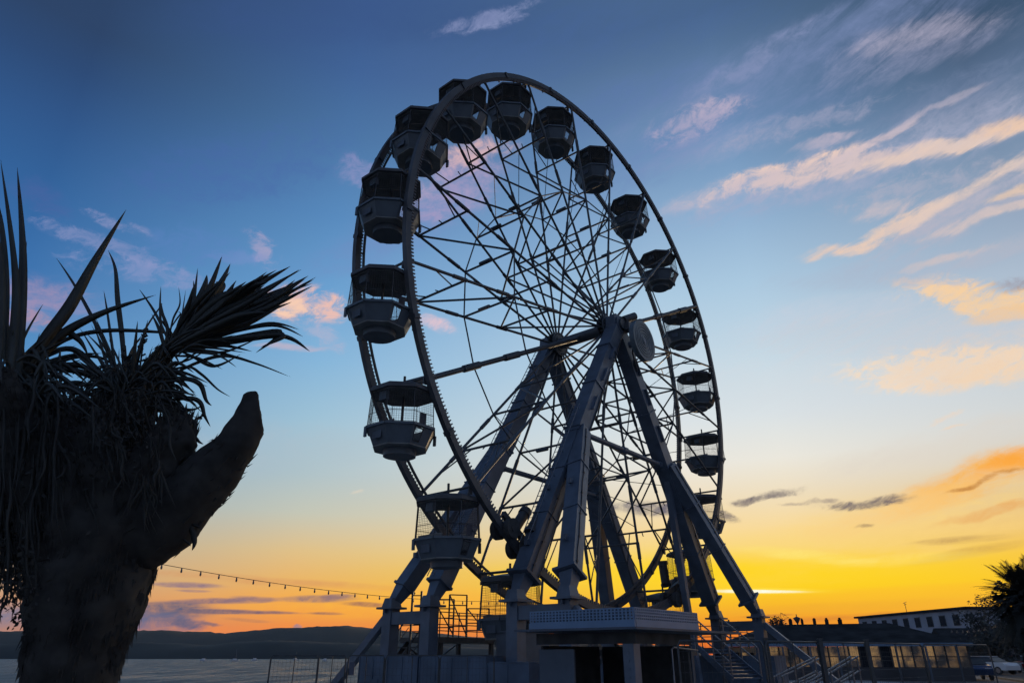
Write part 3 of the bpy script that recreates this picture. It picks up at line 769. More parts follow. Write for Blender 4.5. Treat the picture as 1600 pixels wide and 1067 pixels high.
    for u in [0.14+0.05*k for k in range(8)]: b.tube(a.lerp(c, u), a.lerp(c,u).lerp(a2.lerp(c2,u), 0.9), 0.005, 3)
    for v in [0.1*k for k in range(1, 9)]: b.tube(a.lerp(a2,v).lerp(c.lerp(c2,v), 0.12), a.lerp(a2,v).lerp(c.lerp(c2,v), 0.52), 0.005, 3)
    b.build('mesh_guard', M['wire'], root)
    b = MB(); g0 = a.lerp(c, 0.13); g1 = a.lerp(c, 0.51)
    b.path([g0, g0.lerp(a2.lerp(c2, .13), .85), g1.lerp(a2.lerp(c2, .51), .85), g1], 0.018, 5); b.tube(g0-Vector((0,0,.12)), g1-Vector((0,0,.16)), 0.03, 6); b.build('gate', M['wire'], root)
    # seats and little notice
    for s in (-1, 1):
        b = MB(); b.box((s*0.78, 0, zb+0.42), 0.42, 1.35, 0.07); b.box((s*1.0, 0, zb+0.68), 0.06, 1.35, 0.5); b.box((s*0.72, 0, zb+0.2), 0.08, 1.2, 0.38); b.build('seat', M['under'], root)
    b = MB(); b.box((0.25, -1.0, zt+0.42), 0.34, 0.03, 0.46); b.build('notice', M['plate'], root)
    b = MB(); b.tube((0,0,zb+0.55),(0,0,zb+0.6), 0.3, 16); b.build('hand_wheel', M['dark'], root)
    return root
g0 = make_gondola(); index_kids()
g_lab = {
 5: 'gondola at the top right of the wheel, third to the right of the topmost one',
 4: 'gondola high on the right arc, two above the one level with the upper spokes',
}
names = {
 0: 'gondola on the far right, just below hub level',
 1: 'gondola on the right, level with the hub and the thick arm',
 2: 'gondola on the right, next above the one level with the hub',
 3: 'gondola on the upper right arc, third above hub level',
 4: 'gondola on the upper right arc, fourth above hub level, overlapping the rim',
 5: 'dark gondola near the top, second to the right of the topmost pair',
 6: 'topmost gondola right of centre, directly under the crown of the rim',
 7: 'topmost large gondola left of the crown, covered by the near rim',
 8: 'large dark gondola at the upper left, overlapping its higher neighbour',
 9: 'gondola on the left with no sky showing under its canopy, upper left arc',
 10: 'gondola on the far left with narrow strip of mesh above its tub',
 11: 'large gondola on the left with tall mesh and post against pale blue sky',
 12: 'gondola at lower left in front of the left legs, lit yellow behind',
 13: 'low gondola with wire mesh between the left columns, behind the ballast',
 14: 'gondola at the bottom left of the wheel, behind the booth roof',
 15: 'lowest gondola of the wheel, hidden mostly behind the booth sign',
 16: 'low gondola right of the booth sign behind the slim post',
 17: 'gondola at the lower right behind the legs, against the yellow glow',
 18: 'gondola at the lower right with its canopy cut by the right leg',
 19: 'gondola on the right, second below hub level, against the pale sky',
}
for k in range(NG):
    g = g0 if k == 0 else copy_tree(g0)
    p = Wr(PH + 18*k, R, GO)
    g.location = (p.x, p.y, p.z - ZP); g['label'] = names[k]; g.rotation_euler = (random.uniform(-.012,.012), random.uniform(-.02,.02), A_)

# ------------------------------------------------------------------ booth with the perforated sign
K = Vector((3.33, 20.0, 0)); tb = TV; nb = NV
def Kp(t, n, z): return K + tb*t + nb*n + ZV*z
booth = thing('ticket_booth', 'flat roofed booth with perforated pale sign band and dark openings under the wheel', 'booth', Kp(2,-2,G)); o0 = booth.location.copy()
LN, LT = 3.6, 3.9
b = MB()
def perf(p, q, z0, z1, rows, cols, nrm, b):
    """a punched metal band: bars round square holes, over a darker back sheet"""
    d = (q-p); L = d.length; d.normalize(); h = z1-z0; cw = L/cols; ch = h/rows
    for i in range(cols+1): b.box(p + d*min(max(cw*i, 0.02), L-0.02) + ZV*(z0+h/2), cw*0.42 if 0 < i < cols else 0.04, 0.03, h, d, nrm, ZV)
    for j in range(rows+1): b.box(p + d*(L/2) + ZV*(z0+ch*j) + nrm*0.004, L, 0.03, ch*0.42, d, nrm, ZV)
pA = Kp(0,-LN,0); pK = Kp(0,0,0); pB = Kp(LT,0,0)
perf(pA, pK, 0.86, 1.17, 4, 30, -tb, b)
perf(pK+tb*0.02, pB, 0.86, 1.17, 4, 34, nb, b)
sg = b.build('perforated_band', M['fascia'], booth, o0)
b = MB(); b.box((pA+pK)/2 + ZV*1.01 + tb*0.12, LN-0.3, 0.02, 0.32, nb, tb, ZV); b.box((pK+pB)/2 + ZV*1.01 - nb*0.12, LT-0.3, 0.02, 0.32, tb, nb, ZV); b.build('band_backing', M['booth'], booth, o0)
b = MB(); b.box((pA+pK)/2 + ZV*0.765, LN+0.04, 0.06, 0.16, nb, tb, ZV); b.box((pK+pB)/2 + ZV*0.765 - nb*0.005 + tb*0.03, LT-0.06, 0.06, 0.158, tb, nb, ZV); b.build('fascia', M['fascia'], booth, o0)
b = MB(); b.box(Kp(3.2, -LN/2-0.08, 0.65), 7.0, LN+0.6, 0.06, tb, nb, ZV)
b.box(Kp(LT/2, -LN/2, 0.72), LT-0.2, LN-0.2, 0.08, tb, nb, ZV); b.build('roof_slab', M['booth'], booth, o0)
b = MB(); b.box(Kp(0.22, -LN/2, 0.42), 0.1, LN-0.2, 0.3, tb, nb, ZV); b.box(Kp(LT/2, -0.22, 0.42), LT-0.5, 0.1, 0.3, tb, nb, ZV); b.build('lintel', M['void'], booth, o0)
b = MB(); b.box(Kp(0.32, -0.34, (0.27+G)/2), 0.34, 0.34, 0.27-G, tb, nb, ZV)
for k in range(7): b.tube(Kp(0.14, -0.34, 0.05-0.2*k), Kp(0.155-0.03, -0.34, 0.05-0.2*k), 0.035, 8)
b.build('corner_pillar', M['steel'], booth, o0)
for k in range(7):
    pass
b = MB()
b.box(Kp(0.35, -LN+0.72, (0.24+G)/2-0.05), 0.08, 1.25, 0.14-G, tb, nb, ZV); b.build('side_panel', M['booth'], booth, o0)
b = MB(); b.box(Kp(LT-0.1, -0.4, (0.24+G)/2), 0.1, 0.3, 0.24-G, tb, nb, ZV)
b.build('rear_pillar', M['booth'], booth, o0)
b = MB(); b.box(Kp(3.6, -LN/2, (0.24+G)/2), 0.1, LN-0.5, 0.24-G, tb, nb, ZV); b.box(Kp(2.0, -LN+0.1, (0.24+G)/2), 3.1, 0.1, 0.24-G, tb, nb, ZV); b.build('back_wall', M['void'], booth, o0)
b = MB(); b.path([Kp(2.2,-0.1,G+0.2), Kp(2.2,-0.1,0.14), Kp(2.35,-0.1,0.2), Kp(LT,-0.1,0.12)], 0.03, 6); b.build('door_frame', M['galv'], booth, o0)

# ------------------------------------------------------------------ ballast blocks
def block(name, c, dt, dn, z0, z1, lab, group='ballast blocks at the feet'):
    b = MB(); h = z1-z0; C = W(c[0], c[1], 0)
    b.box(C+ZV*(z0+h/2), dt, dn, h, TV, NV, ZV); b.box(C+ZV*(z1+0.03), dt-0.1, dn-0.1, 0.05, TV, NV, ZV)
    k = max(2, int(dn/0.9))
    for i in range(k+1):
        b.box(C + NV*(-dn/2+dn*i/k) - TV*(dt/2+0.012) + ZV*(z0+h/2), 0.03, 0.05, h-0.06, TV, NV, ZV)
    for i in (-1, 1): b.box(C - TV*(dt/2+0.013) + NV*(i*dn*0.22) + ZV*(z0+h*0.35), 0.03, dn*0.13, 0.2, TV, NV, ZV)
    o = b.build(name, M['block'], None, C+ZV*z0); tag(o, lab, 'ballast', group)
block('ballast_block', (-9.9,-3.65), 1.6, 3.7, G, -0.06, 'blue grey ballast block under the two leftmost columns')
block('ballast_block', (-9.9,0.15), 1.6, 3.6, G, -0.10, 'blue grey ballast block between the middle columns, beside the leftmost one')
block('ballast_block', (-10.1,3.1), 1.4, 2.0, G, -0.30, 'pale ballast block under the third column, left of the booth')
block('ballast_block', (9.5,3.6), 1.8, 4.6, G, -0.1, 'ballast block under the right hand legs of the wheel')
block('ballast_block', (9.5,-3.6), 1.8, 4.6, G, -0.1, 'ballast block behind the booth under the far right legs')
# gearbox cabinet between the left columns
b = MB(); c = W(-7.5, 1.2, 0); b.box(c+ZV*(-0.35), 1.6, 1.6, 2.4, TV, NV, ZV); b.box(c+ZV*0.88, 1.75, 1.75, 0.06, TV, NV, ZV); b.box(c-TV*0.82+ZV*(-0.3), 0.05, 0.6, 1.2, TV, NV, ZV)
tag(b.build('control_cabinet', M['booth'], None, c+ZV*G), 'grey control cabinet standing between the left columns', 'cabinet')

# ------------------------------------------------------------------ boarding platforms with rails and stairs
def railing(b, pts, z, h, rails=3, r=0.025, step=1.0):
    for p, q in zip(pts, pts[1:]):
        L = (q-p).length; n = max(1, int(L/step))
        for i in range(n+1): c = p.lerp(q, i/n); b.tube(c+ZV*z, c+ZV*(z+h), r*1.2, 6)
        for k in range(rails): hh = h*(k+1)/rails; b.tube(p+ZV*(z+hh), q+ZV*(z+hh), r, 6)
def platform(name, t0, t1, n0, n1, z, lab):
    c = W((t0+t1)/2, (n0+n1)/2, G); root = thing(name, lab, 'platform', c, 0, 'boarding platforms'); o = c
    b = MB(); b.box(W((t0+t1)/2,(n0+n1)/2,z-0.12), t1-t0, abs(n1-n0), 0.24, TV, NV, ZV)
    b.build('deck', M['dark'], root, o)
    for tt in (t0+0.3, (t0+t1)/2, t1-0.3):
        for nn in (n0+0.2 if n1 > n0 else n0-0.2, n1-0.2 if n1 > n0 else n1+0.2):
            b = MB(); b.box(W(tt,nn,(z-0.24+G)/2), 0.18, 0.18, z-0.24-G, TV, NV, ZV); b.build('post', M['dark'], root, o)
    b = MB(); b.beam(W(t0+0.3,n0,G+0.2), W((t0+t1)/2,n0,z-0.3), 0.06, 0.06); b.beam(W((t0+t1)/2,n0,G+0.2), W(t0+0.3,n0,z-0.3), 0.06, 0.06)
    b.build('cross_bracing', M['dark'], root, o)
    b = MB(); railing(b, [W(t0,n0,0), W(t0,n1,0), W(t1,n1,0)], z, 1.1, 4, 0.025, 1.2); b.build('guard_rail', M['spoke'], root, o)
    return root, o
# left platform: sits behind the left columns; tall gates stand on it
pr, po = platform('boarding_platform', -7.4, 0.5, -6.6, -3.9, 0.75, 'dark boarding platform with tall gate frames behind the left columns')
b = MB()
for tt, nn, w, h in ((-7.2,-4.6,1.5,1.7), (-6.8,-3.9,1.2,1.9), (-5.2,-4.2,1.6,1.35)):
    p = W(tt,nn,0.75); q = W(tt+0.2,nn+w*0.8,0.75)
    b.tube(p, p+ZV*h, 0.045, 6); b.tube(q, q+ZV*(h*0.97), 0.045, 6)
    for f in (0.25, 0.5, 0.75, 1.0): b.tube(p+ZV*h*f, q+ZV*h*f*0.97, 0.03, 6)
    b.tube(p+ZV*h, q+ZV*0.1, 0.03, 6)
b.build('gate_frame', M['dark'], pr, po)
b = MB()
for k in range(7): b.box(W(-7.6-0.28*k, -5.3, 0.6-0.3*k), 0.3, 1.5, 0.05, TV, NV, ZV)
b.beam(W(-7.4,-6.05,0.55), W(-9.5,-6.05,G), 0.05, 0.22); b.beam(W(-7.4,-4.55,0.55), W(-9.5,-4.55,G), 0.05, 0.22)
for nn in (-6.05, -4.55):
    b.tube(W(-7.4,nn,1.75), W(-9.5,nn,-0.5), 0.03, 6); b.tube(W(-9.5,nn,-0.5), W(-9.5,nn,G), 0.03, 6); b.tube(W(-7.4,nn,1.2), W(-9.5,nn,-1.05), 0.02, 6)
b.build('stair', M['dark'], pr, po)
pr, po = platform('boarding_platform', 6.8, 11.8, 0.2, 3.8, 0.35, 'boarding platform with tube railings around the right hand feet')
b = MB(); railing(b, [W(7.2,-0.5,0), W(8.6,-0.5,0), W(8.6,1.8,0)], 0.35, 1.35, 4, 0.025, 0.7)
for tt in (8.8, 9.4, 10.2): b.tube(W(tt,2.9,0.35), W(tt,2.9,1.9), 0.05, 6)
b.tube(W(8.8,2.9,1.8), W(10.2,2.9,1.8), 0.03, 6); b.tube(W(9.0,2.9,0.4), W(10.1,2.9,1.7), 0.03, 6)
b.build('gate_frame', M['spoke'], pr, po)
pr, po = platform('boarding_platform', -3.4, 3.4, 2.3, 3.9, 0.2, 'low loading platform behind the perforated booth sign')
# two steel ladders posts by the left columns
b = MB()
for xx, y0_ in ((645,924),(659,923)):
    p = at(xx, y0_, 33.2); b.beam(p, Vector((p.x,p.y,G)), 0.09, 0.09)
for yy in (930, 962, 975, 988, 1003): b.tube(at(646,yy,33.2), at(659,yy,33.2), 0.025, 5)
o3 = at(652,1000,33.2); o3.z = G
tag(b.build('mast_rack', M['dark'], None, o3), 'pair of dark posts joined by rungs between the two left columns', 'rack')

# stair with rails in front of the right feet
def stair_flight(name, p, q, wdt, lab, cnt):
    root = thing(name, lab, 'staircase', (p.x, p.y, G), 0, 'access stairs'); o = Vector((p.x, p.y, G)); b = MB()
    d = (q-p); hd = Vector((d.x, d.y, 0)).normalized(); side = Vector((-hd.y, hd.x, 0))
    for k in range(cnt): c = p.lerp(q, (k+0.5)/cnt); b.box(c, 0.28, wdt, 0.04, hd, side, ZV)
    for s in (-1, 1): b.beam(p+side*s*wdt/2, q+side*s*wdt/2, 0.05, 0.24)
    b.build('flight', M['block'], root, o)
    for s in (-1, 1):
        b = MB()
        for hh in (0.55, 1.05): b.tube(p+side*s*wdt/2+ZV*hh, q+side*s*wdt/2+ZV*hh, 0.028, 6)
        for f in (0, 0.5, 1): c = p.lerp(q, f)+side*s*wdt/2; b.tube(c, c+ZV*1.05, 0.028, 6)
        b.build('handrail', M['galv'], root, o)
stair_flight('access_stair', at(1168,1062,27), at(1112,1012,29), 1.2, 'grey metal stair with two rails between booth and right feet', 9)
# bright handrails of a ramp in front
def rail_pair(a, b_, Y0, Y1, lab):
    p = at(*a, Y0); q = at(*b_, Y1); o = Vector((p.x, p.y, G)); b = MB()
    side = Vector((0.5, 0.6, 0))
    for s in (0, 1):
        for hh in (0, -0.42): b.tube(p+side*s+ZV*hh, q+side*s+ZV*hh, 0.03, 6)
        for f in (0.03, 0.5, 0.97): c = p.lerp(q, f)+side*s; b.tube(c, Vector((c.x, c.y, G)), 0.028, 6)
    tag(b.build('ramp_handrail', M['galv'], None, o), lab, 'handrail', 'bright ramp handrails')
rail_pair((1207,1058), (1274,1026), 25, 26, 'shiny sloping ramp handrail, the left one of two at lower right')
rail_pair((1262,1066), (1330,1025), 24, 25, 'shiny sloping ramp handrail, the right one of two at lower right')

# ------------------------------------------------------------------ temporary fences
def fence_panel(p, q, z1, lab, grp, dark=True):
    root = thing('mesh_fence', lab, 'fence', ((p.x+q.x)/2, (p.y+q.y)/2, G), 0, grp); o = root.location.copy()
    b = MB(); a = Vector((p.x,p.y,0)); c = Vector((q.x,q.y,0)); zb = G+0.12
    b.path([a+ZV*zb, a+ZV*(z1-0.1), a.lerp(c,0.03)+ZV*z1, a.lerp(c,0.97)+ZV*z1, c+ZV*(z1-0.1), c+ZV*zb], 0.024, 6)
    b.tube(a+ZV*(zb+0.1), c+ZV*(zb+0.1), 0.02, 6); b.tube(a.lerp(c,.5)+ZV*zb, a.lerp(c,.5)+ZV*z1, 0.014, 5); b.build('frame', M['dark'], root, o)
    b = MB(); L = (c-a).length
    n = int(L/0.11)
    for i in range(1, n): x = a.lerp(c, i/n); b.tube(x+ZV*zb, x+ZV*z1, 0.003, 3, caps=False)
    for k in range(1, 8): z = zb+(z1-zb)*k/8; b.tube(a+ZV*z, c+ZV*z, 0.003, 3, caps=False)
    b.build('mesh', M['wire'], root, o)
    b = MB(); d = (c-a).normalized(); b.box(c+ZV*(G+0.06), 0.6, 0.22, 0.12, Vector((-d.y,d.x,0)), d, ZV); b.build('foot', M['void'], root, o)
    return root
fl = ['leftmost mesh fence panel, against the sea', 'mesh fence panel against the sea, second from the left', 'mesh fence panel in front of the left column foot', 'mesh fence panel in front of the pale ballast blocks', 'mesh fence panel just left of the booth']
xs = [424, 498, 543, 610, 690, 774]
xs = [(424,498),(499,541),(545,601),(603,686),(688,772)]
for i, (x0, x1) in enumerate(xs):
    p = at(x0, 1023.4, 22+0.3*i); q = at(x1, 1023.2, 22+0.3*(i+1))
    fence_panel(p, q, p.z, fl[i], 'mesh fence panels in front of the wheel, left part')
p = at(546,1036,21.9); b = MB(); b.box(at(550,1044,21.8), 0.14, 0.02, 0.34)
tag(b.build('fence_sign', M['plate'], None, at(550,1044,21.8)), 'small dark blank sign hung on the sea side fence', 'sign')
fr = ['mesh fence panel in front of the booth doorway', 'mesh fence panel right of the right feet, before the pavilion', 'mesh fence panel before the orange pavilion windows', 'mesh fence panel before the pavilion, fourth from the booth', 'rightmost mesh fence panel, before the parked cars']
pts = [at(1056,1002,17.2), at(1194,1005,17.6), at(1279,1005.5,19), at(1353,1006,20.5), at(1440,1007.5,22.5), at(1545,1009,24.5)]
for i in range(5):
    p, q = pts[i].copy(), pts[i+1].copy(); d = (q-p).normalized()*0.04
    fence_panel(p+d, q-d, 0.29, fr[i], 'mesh fence panels in front of the wheel, right part')
for i, (x, yb) in enumerate(((1197,20),(1282,21),(1354,22))):
    p = at(x, 1004, yb*0.9); b = MB(); b.beam(Vector((p.x,p.y,G)), Vector((p.x,p.y,0.34)), 0.09, 0.09); b.box((p.x,p.y,G+0.05), 0.4, 0.4, 0.1); b.box((p.x,p.y,0.36), 0.12, 0.12, 0.03)
    tag(b.build('fence_post', M['dark'], None, (p.x,p.y,G)), ('thick dark post between the stair and the pavilion', 'thick dark post between two ramp handrails', 'thick dark post right of the ramp handrails')[i], 'post', 'dark posts of the right fence')

# ------------------------------------------------------------------ festoon of bulbs
def festoon(p, q, sag, n, lab, r=0.04):
    root = thing('string_lights', lab, 'string lights', (p+q)/2, 0, 'festoon lights'); o = root.location.copy(); pts = []
    for i in range(49): u = i/48; c = p.lerp(q, u); c.z -= sag*4*u*(1-u); pts.append(c)
    b = MB(); b.path(pts, 0.012, 4); b.build('wire', M['dark'], root, o)
    for i in range(n):
        u = (i+0.5)/n; c = p.lerp(q, u); c.z -= sag*4*u*(1-u); b = MB()
        b.tube(c, c-ZV*0.07, 0.03, 6); b.path([c-ZV*0.07, c-ZV*0.1, c-ZV*0.15, c-ZV*0.19], [0.03, r, r, 0.015], 8); b.build('bulb', M['lamp'], root, o)
festoon(at(95,850,25), at(795,939,47), 0.55, 32, 'dark string of unlit bulbs sagging over the water, left of the wheel')
festoon(at(1482,983,46), at(1560,974,44), 0.15, 9, 'short string of bulbs between pavilion roof and the trees', 0.06)
# the festoon's far pole, hidden between the columns
for x, y, Y in ((795,938,47), (95,848,25)):
    p = at(x, y, Y); b = MB(); b.tube(Vector((p.x,p.y,-6 if Y < 30 else G)), p+ZV*0.15, 0.07, 8, 0.05); b.tube(p+ZV*0.1-Vector((.3,0,0)), p+ZV*0.1+Vector((.3,0,0)), 0.02, 5)
    tag(b.build('light_pole', M['dark'], None, (p.x,p.y,-6 if Y < 30 else G)), 'slim dark pole holding the string of bulbs %s' % ('behind the palm trunk' if Y < 30 else 'behind the left columns'), 'pole')

# ------------------------------------------------------------------ pavilion on the right
pR = at(1516,1004,50); pL = at(1120,1006,56)
ax = Vector((pR.x-pL.x, pR.y-pL.y, 0)); LEN = ax.length; ax.normalize(); bk = Vector((-ax.y, ax.x, 0))
EZ = pR.z
pav = thing('pavilion', 'long low pavilion with dark hipped roof and orange windows', 'building', (pL.x, pL.y, G)); po = pav.location.copy()
def Pv(s, d, z): return Vector((pL.x, pL.y, 0)) + ax*s + bk*d + ZV*z
DP = 8.0; rz = at(1456,971,53).z
b = MB(); e = 0.5
vs = [Pv(0,-e,EZ), Pv(LEN,-e,EZ), Pv(LEN,DP+e,EZ), Pv(0,DP+e,EZ), Pv(4,DP/2,rz), Pv(LEN-4.2,DP/2,rz)]
b.add(vs, [(0,1,5,4),(1,2,5),(2,3,4,5),(3,0,4),(3,2,1,0)])
b.build('roof', M['roof'], pav, po)
b = MB(); b.box(Pv(LEN/2,-e-0.03,EZ-0.08), LEN+0.1, 0.06, 0.2, ax, bk, ZV); b.box(Pv(LEN+0.03,DP/2,EZ-0.08), 0.06, DP+1, 0.2, ax, bk, ZV); b.build('gutter_board', M['fascia'], pav, po)
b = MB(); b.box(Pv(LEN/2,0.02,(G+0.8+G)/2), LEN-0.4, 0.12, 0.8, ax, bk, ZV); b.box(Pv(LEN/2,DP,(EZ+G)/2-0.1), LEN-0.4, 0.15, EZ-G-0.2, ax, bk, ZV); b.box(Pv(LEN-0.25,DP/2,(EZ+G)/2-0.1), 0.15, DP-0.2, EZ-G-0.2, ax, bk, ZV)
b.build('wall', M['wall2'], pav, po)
nw = 24; wd = (LEN-0.6)/nw
for i in range(nw):
    s0 = 0.3+wd*i
    b = MB(); b.box(Pv(s0+wd/2,0.0,(EZ-0.16+G+0.8)/2), 0.12 if False else wd*0.98, 0.05, 0.06, ax, bk, ZV)
    b.box(Pv(s0+0.04,0.0,(EZ-0.16+G+0.8)/2), 0.1, 0.12, EZ-0.16-G-0.8, ax, bk, ZV); fr_ = b.build('window', M['dark'], pav, po)
    b = MB(); b.box(Pv(s0+wd/2+0.04,0.03,(EZ-0.16+G+0.8)/2), wd-0.12, 0.02, EZ-0.18-G-0.82, ax, bk, ZV); b.build('pane', (M['lit'], M['lit_dim'], M['lit'], M['glass_dark'], M['lit_dim'], M['lit_dim'], M['lit'])[(i*3+i//4) % 7], fr_, po)  # pane glow is painted in, no lamps stand behind the glass
for i in range(0, 9):
    b = MB(); b.box(Pv(1+i*(LEN-2)/8,-0.7,(EZ-0.2+G)/2), 0.12, 0.12, EZ-0.2-G, ax, bk, ZV); b.build('veranda_post', M['steel'], pav, po)
for x, y in ((1222,979),(1236,977),(1254,975.5),(1273,973.5),(1292,972.5),(1313,974)):
    d_ = ray(x, y); o_ = Pv(0, DP/2, 0)            # where that bearing meets the ridge line
    s_ = (o_.y*d_.x - o_.x*d_.y) / (ax.x*d_.y - ax.y*d_.x); b = MB()
    c = Pv(s_, DP/2, rz); w_ = random.uniform(.16, .3); b.box(c+ZV*0.1, w_, 0.26, random.uniform(.4,.6), ax, bk, ZV); b.box(c+ZV*0.36, w_*0.6, 0.16, 0.16, ax, bk, ZV); b.build('ridge_vent', M['roof'], pav, po)

# hotel on the rise behind
hR = at(1508,946,118); hL = at(1338,954,150)
hx = Vector((hR.x-hL.x, hR.y-hL.y, 0)); HL = hx.length; hx.normalize(); hb = Vector((-hx.y, hx.x, 0))
def Hv(s, d, z): return Vector((hL.x, hL.y, 0)) + hx*s + hb*d + ZV*z
hot = thing('hotel', 'long white hotel with rows of dark windows on the rise behind the pavilion', 'building', (hL.x, hL.y, G)); ho = hot.location.copy()
HT = hR.z
b = MB(); b.box(Hv(HL/2,5,(HT-0.5+G)/2), HL, 10, HT-0.5-G, hx, hb, ZV)
b.box(Hv(HL*0.42,-2.0,(HT-4.4+G)/2), HL*0.5, 4, HT-4.4-G, hx, hb, ZV); b.box(Hv(-3,5,(HT-3.6+G)/2), 8, 9, HT-3.6-G, hx, hb, ZV); b.box(Hv(HL+2.5,4,(HT-5+G)/2), 9, 9, HT-5-G, hx, hb, ZV)
b.build('wall', M['wall'], hot, ho)
b = MB(); b.box(Hv(HL/2,5,HT-0.3), HL+1.2, 11, 0.34, hx, hb, ZV); b.box(Hv(-3,5,HT-3.5), 8.6, 9.6, 0.2, hx, hb, ZV); b.box(Hv(HL+2.5,4,HT-4.9), 9.6, 9.6, 0.2, hx, hb, ZV)
hrf = b.build('roof', M['roof'], hot, ho)
b = MB(); c = Hv(HL*0.42, 2, HT); b.tube(c, c+ZV*1.7, 0.05, 5); b.tube(c+ZV*1.6-hx*0.5, c+ZV*1.75+hx*0.5, 0.04, 5); b.tube(c+ZV*1.3-hx*0.3, c+ZV*1.4+hx*0.4, 0.04, 5); b.build('aerial', M['dark'], hrf, ho)
for i in range(9):
    s0 = HL*(0.07+0.105*i)
    b = MB(); b.box(Hv(s0,-0.04,HT-2.0), 1.5, 0.08, 1.7, hx, hb, ZV); f_ = b.build('window', M['wall2'], hot, ho)
    b = MB(); b.box(Hv(s0,-0.1,HT-2.0), 1.25, 0.05, 1.45, hx, hb, ZV); b.build('pane', M['glass_dark'], f_, ho)
for i in range(5):
    s0 = HL*(0.22+0.1*i)
    b = MB(); b.box(Hv(s0,-4.04,HT-6.2), 1.6, 0.08, 1.8, hx, hb, ZV); f_ = b.build('window', M['wall2'], hot, ho)
    b = MB(); b.box(Hv(s0,-4.1,HT-6.2), 1.35, 0.05, 1.55, hx, hb, ZV); b.build('pane', M['glass_dark'], f_, ho)
b = MB()
b.box(Hv(HL*0.42,-3.9,HT-3.95), HL*0.5, 0.08, 0.12, hx, hb, ZV)
for i in range(26): b.box(Hv(HL*(0.17+0.02*i),-3.9,HT-4.2), 0.06, 0.06, 0.45, hx, hb, ZV)
b.build('balcony_rail', M['wall'], hot, ho)
# terrace houses glimpsed lower right of the hotel
def house(name, c, w, d, h, rot, lab, m):
    root = thing(name, lab, 'house', (c.x, c.y, G), rot, 'houses beyond the car park'); b = MB()
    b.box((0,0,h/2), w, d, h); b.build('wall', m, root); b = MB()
    vs = [(-w/2-.3,-d/2-.3,h),(w/2+.3,-d/2-.3,h),(w/2+.3,d/2+.3,h),(-w/2-.3,d/2+.3,h),(-w/2-.3,0,h+2.2),(w/2+.3,0,h+2.2)]
    b.add(vs, [(0,1,5,4),(2,3,4,5),(0,4,3),(1,2,5),(3,2,1,0)]); rf = b.build('roof', M['roof'], root)
    b = MB(); b.box((w*0.3,0.4,h+2.4), 0.7, 0.6, 1.4); b.box((w*0.3,0.4,h+3.2), 0.4, 0.4, 0.25); b.build('chimney', M['wall2'], rf)
    for i in range(4):
        for j in range(max(1, int(h/2.9))):
            b = MB(); b.box((-w*0.36+w*0.24*i, -d/2-0.03, 1.5+2.8*j), 1.1, 0.08, 1.4); f_ = b.build('window', M['wall2'], root)
            b = MB(); b.box((-w*0.36+w*0.24*i, -d/2-0.09, 1.5+2.8*j), 0.9, 0.05, 1.2); b.build('pane', M['glass_dark'], f_)
house('house', at(1530,1000,110), 11, 8, 3.0, -0.2, 'low house with dark roof between pavilion and the trees', M['wall2'])
house('house', at(1600,1000,100), 10, 8, 3.0, -0.3, 'small house behind the parked cars at the right edge', M['wall2'])

# lamp post behind the pavilion
p = at(1245,966,82); b = MB()
lp = thing('street_lamp', 'old style street lamp with wide lantern above the pavilion roof', 'street lamp', (p.x,p.y,G)); o = Vector((p.x,p.y,G))
b.tube(o, p-ZV*0.5, 0.13, 8, 0.08); b.tube(o, o+ZV*1.0, 0.2, 8); b.build('pole', M['dark'], lp, o)
b = MB(); b.path([p-ZV*0.5, p-ZV*0.3, p+ZV*0.05, p+ZV*0.2], [0.1,0.2,0.42,0.1], 12); b.tube(p+ZV*0.2, p+ZV*0.45, 0.05, 6); b.build('lantern', M['dark'], lp, o)

# ------------------------------------------------------------------ cars
def car(p, rot, paint, lab):
    root = thing('parked_car', lab, 'car', (p.x, p.y, G+0.008), rot, 'cars parked beyond the pavilion')
    prof_b = [(-2.1,0.35),(-2.15,0.7),(-1.95,0.92),(-0.9,1.0),(1.6,1.0),(2.05,0.9),(2.12,0.6),(2.05,0.32)]
    def extr(prof, w, ws=1.0):
        b = MB(); n = len(prof); vs = [(x, -w/2*(ws if z > 0.8 else 1), z) for x, z in prof] + [(x, w/2*(ws if z > 0.8 else 1), z) for x, z in prof]
        b.add(vs, [tuple(range(n)), tuple(range(n, 2*n))[::-1]] + [(i, n+i, n+(i+1) % n, (i+1) % n) for i in range(n)]); return b
    extr(prof_b, 1.76, 0.96).build('body', paint, root)
    b = MB(); base_ = [(-1.15,0.98),(1.75,0.98)]; top_ = [(-0.35,1.45),(1.3,1.45)]
    vs = [(-1.2,-.8,1.0),(1.8,-.8,1.0),(1.8,.8,1.0),(-1.2,.8,1.0),(-0.4,-.62,1.43),(1.25,-.62,1.43),(1.25,.62,1.43),(-0.4,.62,1.43)]
    b.add(vs, [(0,1,5,4),(1,2,6,5),(2,3,7,6),(3,0,4,7),(4,5,6,7)]); b.build('window', M['glass_car'], root)
    b = MB(); b.box((0.42,0,1.455), 1.72, 1.3, 0.045); b.build('roof', paint, root)
    for x in (-1.35, 1.35):
        for s in (-1, 1):
            b = MB(); b.tube((x,s*0.72,0.32),(x,s*0.90,0.32), 0.32, 16); wv = b.build('wheel', M['tyre'], root)
            b = MB(); b.tube((x,s*0.89,0.32),(x,s*0.915,0.32), 0.2, 10); b.build('hub', M['galv'], wv)
    for s in (-1, 1): b = MB(); b.box((-2.07,s*0.62,0.72), 0.1, 0.36, 0.16); b.build('headlight', M['headlamp'], root)
    for s in (-1, 1): b = MB(); b.box((2.06,s*0.66,0.76), 0.08, 0.26, 0.2); b.build('tail_light', M['carD'], root)
car(at(1517,1040,53), 1.2, M['carA'], 'dark blue parked car with pale roof edge just right of the pavilion end')
